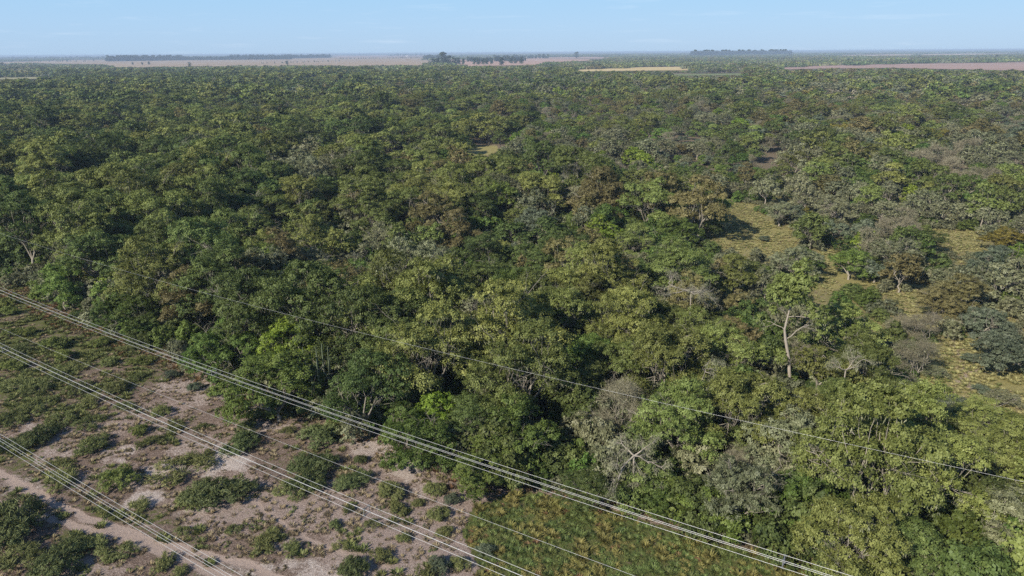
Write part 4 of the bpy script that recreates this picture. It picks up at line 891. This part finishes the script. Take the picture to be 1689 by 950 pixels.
SLOOK = {'d': 'dense dark green shrub', 'g': 'feathery green thorn shrub', 'o': 'low sparse olive shrub', 'l': 'fresh yellow-green shrub', 'b': 'dusty blue-green shrub'}
SN = {'d': 'dense_shrub', 'g': 'thorn_shrub', 'o': 'sparse_shrub', 'l': 'fresh_green_shrub', 'b': 'dusty_shrub'}
SREF = [(0, 640, 'greener ground at the left edge'), (60, 560, 'left end of the middle wires'), (200, 745, 'whitish salt patch left of centre strip'), (370, 762, 'white salt patch under the middle wires'), (90, 880, 'two-rut dirt track'), (330, 930, 'bottom end of the dirt track'), (430, 700, 'thin single wire over the pink soil'),
        (620, 730, 'pink sand below the forest edge'), (700, 780, 'bright sand beside the upper wires'), (500, 870, 'narrow footpath'), (640, 900, 'middle wires near the bottom edge'), (780, 900, 'weedy tussock field'), (300, 650, 'pink soil beneath the upper wires')]
SS = {}; rows = []
for (u, v, rp_, kd) in SH:
    ref = min(SREF, key=lambda q: math.hypot(q[0] - u, (q[1] - v) * 1.5)); a, b = u - ref[0], v - ref[1]
    side = ('right of' if a > 0 else 'left of') if abs(a) > abs(b) * 1.2 else ('below' if b > 0 else 'above')
    size = 'large' if rp_ >= 30 else ('mid-sized' if rp_ >= 19 else 'small'); rows.append([u, v, rp_, kd, size, side, ref[2], math.hypot(a, b)])
cnt = {}
for q in sorted(rows, key=lambda q: q[7]):
    key = (q[3], q[4], q[5], q[6]); k = cnt.get(key, 0); cnt[key] = k + 1
    lab = '%s %s, %snearest %s the %s' % (q[4], SLOOK[q[3]], ORD[k], q[5], q[6].replace('whitish salt patch left of centre strip', 'leftmost whitish salt patch').replace('thin single wire over the pink soil', 'thin wire over pink soil').replace('white salt patch under the middle wires', 'salt patch under the middle wires').replace('bright sand beside the upper wires', 'sand beside the upper wires').replace('middle wires near the bottom edge', 'bottom end of the middle wires')); u, v, rp_, kd = q[:4]
    x, y = G(u, v, .5); R0 = rp_ * m_per_px(u, v) * .96; sc = R0 / 1.65; vi = rnd.randrange(len(SHM[kd])); hs_ = min(1.25, 1.0 / max(sc, .5) ** .25); rz = rnd.uniform(-.5, .5)
    if (kd, vi) not in SS:
        SS[(kd, vi)] = put(SHM[kd][vi], SN[kd], x, y, rz, (sc * (ex := rnd.uniform(.8, 1.3)), sc / ex ** .5, sc * hs_), lab, 'shrub', SLOOK[kd] + 's of the cleared strip')
    else:
        src = SS[(kd, vi)]; c = src.copy(); COL.objects.link(c); c.location = (x, y, gz(x, y) - .03); c.rotation_euler = (0, 0, rnd.uniform(0, 6.28)); ex = rnd.uniform(.8, 1.3); c.scale = (sc * ex, sc / ex ** .5, sc * hs_); c['label'] = lab
        for ch in list(src.children): d = ch.copy(); COL.objects.link(d); d.parent = c

# ------------------------------------------------------------------ small ground cover (uncountable)
def tuft(seed, mat, n_, R, H, wd, tint=.5):
    r = np.random.default_rng(seed); g = Geo(); a = r.uniform(0, 6.28, n_); q = np.sqrt(r.random(n_)) * R * .5
    A = np.stack([np.cos(a) * q, np.sin(a) * q, np.zeros(n_) - .02], 1); d = np.stack([np.cos(a) * r.uniform(.2, 1, n_) * R, np.sin(a) * r.uniform(.2, 1, n_) * R, H * r.uniform(.5, 1.1, n_)], 1)
    M = A + d * .6 + (0, 0, H * .12); B = A + d * (1, 1, .95); sd_ = np.stack([-np.sin(a), np.cos(a), np.zeros(n_)], 1) * wd * r.uniform(.6, 1.3, (n_, 1))
    V = np.stack([A - sd_, A + sd_, M + sd_ * 1.3, M - sd_ * 1.3, M - sd_ * 1.3, M + sd_ * 1.3, B + sd_ * .3, B - sd_ * .3], 1).reshape(-1, 3)
    g.add(V, np.arange(8 * n_, dtype=np.int32).reshape(-1, 4), np.repeat(np.clip(r.normal(tint, .22, n_), 0, 1), 8)); return g.mesh('tuft_shape', mat)
def cushion(seed, mat, R, H, n_, size=.075, tint=.5, blades=0):
    r = np.random.default_rng(seed); g = Geo()
    for _ in range(n_):
        a = r.uniform(0, 6.28); q = math.sqrt(r.random()) * R; puff_leaves(g, np.array([math.cos(a) * q, math.sin(a) * q * .8, H * .35 * (1.2 - q / R)]), R * .34, r, 6, 9, size, flat=.6, tint=(tint, .25), zlow=-.1)
    return g.mesh('cushion_shape', mat)
FM['straw'] = foliage_mat('dry_grass_blades', (.13, .10, .055), (.24, .19, .11), (.36, .30, .19), .012, .3, .15)
FM['grass'] = foliage_mat('green_grass_blades', (.070, .085, .024), (.122, .138, .042), (.190, .200, .075), .015, .3, .2)
FM['ochre'] = foliage_mat('ochre_tussock_blades', (.130, .122, .034), (.215, .198, .060), (.305, .275, .105), .012, .25, .2)
FM['ygrass'] = foliage_mat('yellow_grass_blades', (.200, .190, .072), (.300, .282, .118), (.395, .370, .180), .012, .3, .25)
FM['weed'] = foliage_mat('dead_weed_stalks', (.085, .062, .035), (.150, .115, .065), (.220, .180, .110), .015, .35, .1)
FM['vivid'] = foliage_mat('green_tussock_blades', (.072, .098, .026), (.122, .158, .044), (.185, .222, .075), .015, .3, .2)
FM['rust'] = foliage_mat('rusty_weed_blades', (.110, .062, .030), (.190, .110, .055), (.270, .170, .090), .012, .25, .15)
TM = [tuft(1001, FM['straw'], 40, .35, .28, .022), tuft(1002, FM['grass'], 46, .40, .30, .028), tuft(1003, FM['ochre'], 110, .55, .8, .022), tuft(1004, FM['vivid'], 110, .60, .5, .026), tuft(1005, FM['rust'], 40, .35, .35, .025), tuft(1006, FM['ygrass'], 70, .5, .38, .022),
      cushion(1011, FM['sgreen'], .5, .32, 9), cushion(1012, FM['weed'], .55, .22, 8), cushion(1013, FM['sdark'], .45, .4, 9), cushion(1014, FM['ochre'], .42, .95, 12, .085, .55), cushion(1015, FM['vivid'], .45, .7, 12, .095), cushion(1016, FM['weed'], .35, .15, 5)]
cx, cy = jitter_grid(-150, 60, 25, 160, .5, 61); e_ = edge_dist(cx, cy); uu, vv = px_of(cx, cy, 0.)
k = (e_ < 1.6) & (uu > -160) & (uu < 1900) & (vv > 300) & (vv < 1200); cx, cy, e_, uu, vv = [a[k] for a in (cx, cy, e_, uu, vv)]
lut = (np.clip(((np.degrees(np.arctan2(cx, cy)) + 52) / 104 * 379 + 32), 0, nc - 1)).astype(int); lur = np.clip(np.searchsorted(rad, np.hypot(cx, cy)), 0, nr - 1)
gw, sw, tw, saw = greenw.reshape(nr, nc)[lur, lut], sandw.reshape(nr, nc)[lur, lut], trackw.reshape(nr, nc)[lur, lut], saltw.reshape(nr, nc)[lur, lut]
wd_m = in_poly(uu, vv, [(780, 835), (850, 808), (960, 825), (1080, 862), (1180, 895), (1330, 930), (1450, 960), (1450, 1200), (700, 1200), (790, 935), (760, 880)])
r = np.random.default_rng(62); q = r.random(len(cx)); cl1 = fbm(cx, cy, 1.8, 71); cl2 = fbm(cx, cy, 5, 72)
pg = np.clip((gw - .25) * 1.7, 0, 1) * np.clip((cl1 - .33) * 5, 0, 1); pst = .42 * np.clip((cl1 - .3) * 4, 0, 1) * (1 - saw); kill = (tw > .3) | (saw > .5)
gm_ = (q < pg) & ~kill & ~wd_m; sm_ = ~gm_ & (r.random(len(cx)) < pst + (e_ > -1.5) * .3) & (tw < .5) & ~wd_m
nar = (e_ > -3.5) & (e_ < 1.2)
pt, ii, ss_ = [], [], []
wk = np.clip((cl2 * .6 + cl1 * .4 - .40) * 4.5, 0, .75) * (1 - saw) * (1 - .5 * sw); wm = (r.random(len(cx)) < wk * .30 + (e_ > -2.5) * .25) & ~kill & ~wd_m
wsel = r.choice([6, 7, 7, 8, 11, 11], len(cx))
w_ = np.nonzero(wm)[0]; pt.append(np.stack([cx[w_], cy[w_], w_ * 0.], 1)); ii.append(np.where((gw[w_] > .5) & (wsel[w_] == 7), 6, wsel[w_])); ss_.append(r.uniform(.35, 1.2, len(w_)))
for m_, id_, s0, s1 in ((gm_, 1, .6, 1.5), (sm_, 0, .5, 1.3)):
    w_ = np.nonzero(m_)[0]; pt.append(np.stack([cx[w_], cy[w_], w_ * 0.], 1)); ii.append(np.where(nar[w_] & (r.random(len(w_)) < .35), 4, id_)); ss_.append(r.uniform(s0, s1, len(w_)))
# clearings: yellow grass
yx, yy = jitter_grid(20, 330, 40, 330, .72, 65); u2, v2 = px_of(yx, yy, 0.); k = np.zeros(len(yx), bool)
for P_ in CLEAR[:7] + CLEAR[8:]: k |= in_poly(u2, v2, P_)
k |= (scrubby(u2, v2) > .3) & (np.hypot(yx, yy) < 210) & (r.random(len(yx)) < .3); k &= fbm(yx, yy, 4, 88) > .33
yx, yy = yx[k], yy[k]; pt.append(np.stack([yx, yy, yx * 0], 1)); ii.append(r.choice([5, 1, 5, 5, 5, 0], len(yx))); ss_.append(r.uniform(.5, 1.1, len(yx)))
def zof(P_): return (fbm(P_[:, 0], P_[:, 1], 14, 21) - .5) * .35 + (fbm(P_[:, 0], P_[:, 1], 2.5, 31) - .5) * .10
P_ = np.concatenate(pt); P_[:, 2] = zof(P_) - .02; I_ = np.concatenate(ii); S_ = np.concatenate(ss_)
scatter('grass', P_, np.stack([P_[:, 0] * 0, P_[:, 0] * 0, r.uniform(0, 6.28, len(P_))], 1), np.stack([S_, S_, S_ * .9], 1), I_, TM, 'dry and green grass tufts over the cleared strip and the clearings')
# tussock field
tx, ty = jitter_grid(-15, 40, 22, 65, .55, 66); u3, v3 = px_of(tx, ty, 0.); k = in_poly(u3, v3, [(785, 838), (850, 812), (960, 828), (1080, 866), (1180, 899), (1330, 934), (1440, 960), (1440, 1200), (720, 1200), (795, 935), (765, 880)]) & (edge_dist(tx, ty) < .5)
tx, ty = tx[k], ty[k]; c3 = fbm(tx, ty, 1.6, 91); c4 = fbm(tx, ty, 6, 92); hi = (c3 + r.uniform(-.07, .07, len(tx)) > .51) & (c4 + r.uniform(-.15, .15, len(tx)) > .36)
P_ = np.stack([tx, ty, tx * 0], 1); P_[:, 2] = zof(P_) - .03; S_ = np.where(hi, r.uniform(.6, 1.1, len(tx)), r.uniform(.55, .95, len(tx)))
scatter('tussock_grass', P_, np.stack([tx * 0, tx * 0, r.uniform(0, 6.28, len(tx))], 1), np.stack([S_, S_, S_ * r.uniform(.45, .8, len(tx))], 1), np.where(hi, np.where(r.random(len(tx)) < .1, 4, np.where(r.random(len(tx)) < .35, 2, 9)), np.where(r.random(len(tx)) < .3, 3, 10)), TM, 'lumpy field of green and ochre tussock grass at the bottom centre')

# ------------------------------------------------------------------ power line
WIRE = plain_mat('weathered_aluminium', (.48, .49, .49), (.60, .61, .61), 20, .45, .35, spec=.5)
SPM = plain_mat('spacer_metal', (.16, .17, .18), (.24, .25, .26), 10, .6, .3)
def wire_pt(off_n, z0, s_, dn=0, dz=0):
    z = ALT + z0 + .0004 * (s_ - 77.2) ** 2 + dz; p = NV * (off_n + dn) + DV * s_; return (p[0], p[1], z)
def rel(P, o): return np.asarray(P) - np.array(o)
S_ARR = np.linspace(-75, 330, 150)
for off, lab, spac in ((31.26, 'upper four-wire bundle of the power line, running along the forest edge', (4, 52, 100, 148, 196)), (23.75, 'middle four-wire bundle crossing the sandy strip', (-22, 26, 74, 122, 170)), (16.01, 'lower four-wire bundle crossing the bottom left dirt track', (-32, 56, 104, 152))):
    org = wire_pt(off, -26.8, 0); root = obj('conductor_bundle', None, label=lab, cat='power line', group='four-wire bundles of the power line'); root.location = org
    h = .225
    for dn, dz in ((-h, -h), (h, -h), (h, h), (-h, h)):
        V, F = tube(rel([wire_pt(off, -26.8, s_, dn, dz) for s_ in S_ARR], org), [.0095] * len(S_ARR), 5); obj('wire', mesh_np('wire', V, [F], [WIRE], smooth=True), root)
    for s_ in spac:
        g = Geo(); cs = [np.array(rel(wire_pt(off, -26.8, s_, dn, dz), org)) for dn, dz in ((-h, -h), (h, -h), (h, h), (-h, h))]; mid = sum(cs) / 4
        for k in range(4):
            V, F = tube([cs[k], cs[(k + 1) % 4]], [.025, .025], 5); g.add(V, F); V, F = tube([cs[k] - np.array([*DV, 0]) * .09, cs[k] + np.array([*DV, 0]) * .09], [.04, .04], 6); g.add(V, F)
        obj('spacer', g.mesh('spacer', SPM), root)
for off, lab in ((33.576, 'thin single shield wire passing high over the forest'), (19.87, 'thin single shield wire between the lower and middle bundles')):
    org = wire_pt(off, -20.63, 0); V, F = tube(rel([wire_pt(off, -20.63, s_) for s_ in S_ARR], org), [.0047] * len(S_ARR), 5)
    o = obj('shield_wire', mesh_np('shield_wire', V, [F], [WIRE], smooth=True), label=lab, cat='wire', group='single shield wires'); o.location = org

# ------------------------------------------------------------------ haze: one box of thin air round camera and land
HZ = bpy.data.materials.new('haze_air'); HZ.use_nodes = True; HZ.node_tree.nodes.clear()
pv = HZ.node_tree.nodes.new('ShaderNodeVolumePrincipled'); pv.inputs['Color'].default_value = (.60, .77, 1.0, 1); pv.inputs['Density'].default_value = 1.3e-4; pv.inputs['Anisotropy'].default_value = 0.0
ho = HZ.node_tree.nodes.new('ShaderNodeOutputMaterial'); HZ.node_tree.links.new(pv.outputs[0], ho.inputs['Volume'])
b = 50000; z0, z1 = -2.0, 41.5
me = bpy.data.meshes.new('haze'); me.from_pydata([(-b, -b, z0), (b, -b, z0), (b, b, z0), (-b, b, z0), (-b, -b, z1), (b, -b, z1), (b, b, z1), (-b, b, z1)], [], [(0, 3, 2, 1), (4, 5, 6, 7), (0, 1, 5, 4), (1, 2, 6, 5), (2, 3, 7, 6), (3, 0, 4, 7)])
me.materials.append(HZ); obj('haze', me, kind='stuff', label='thin blue air over the whole plain')
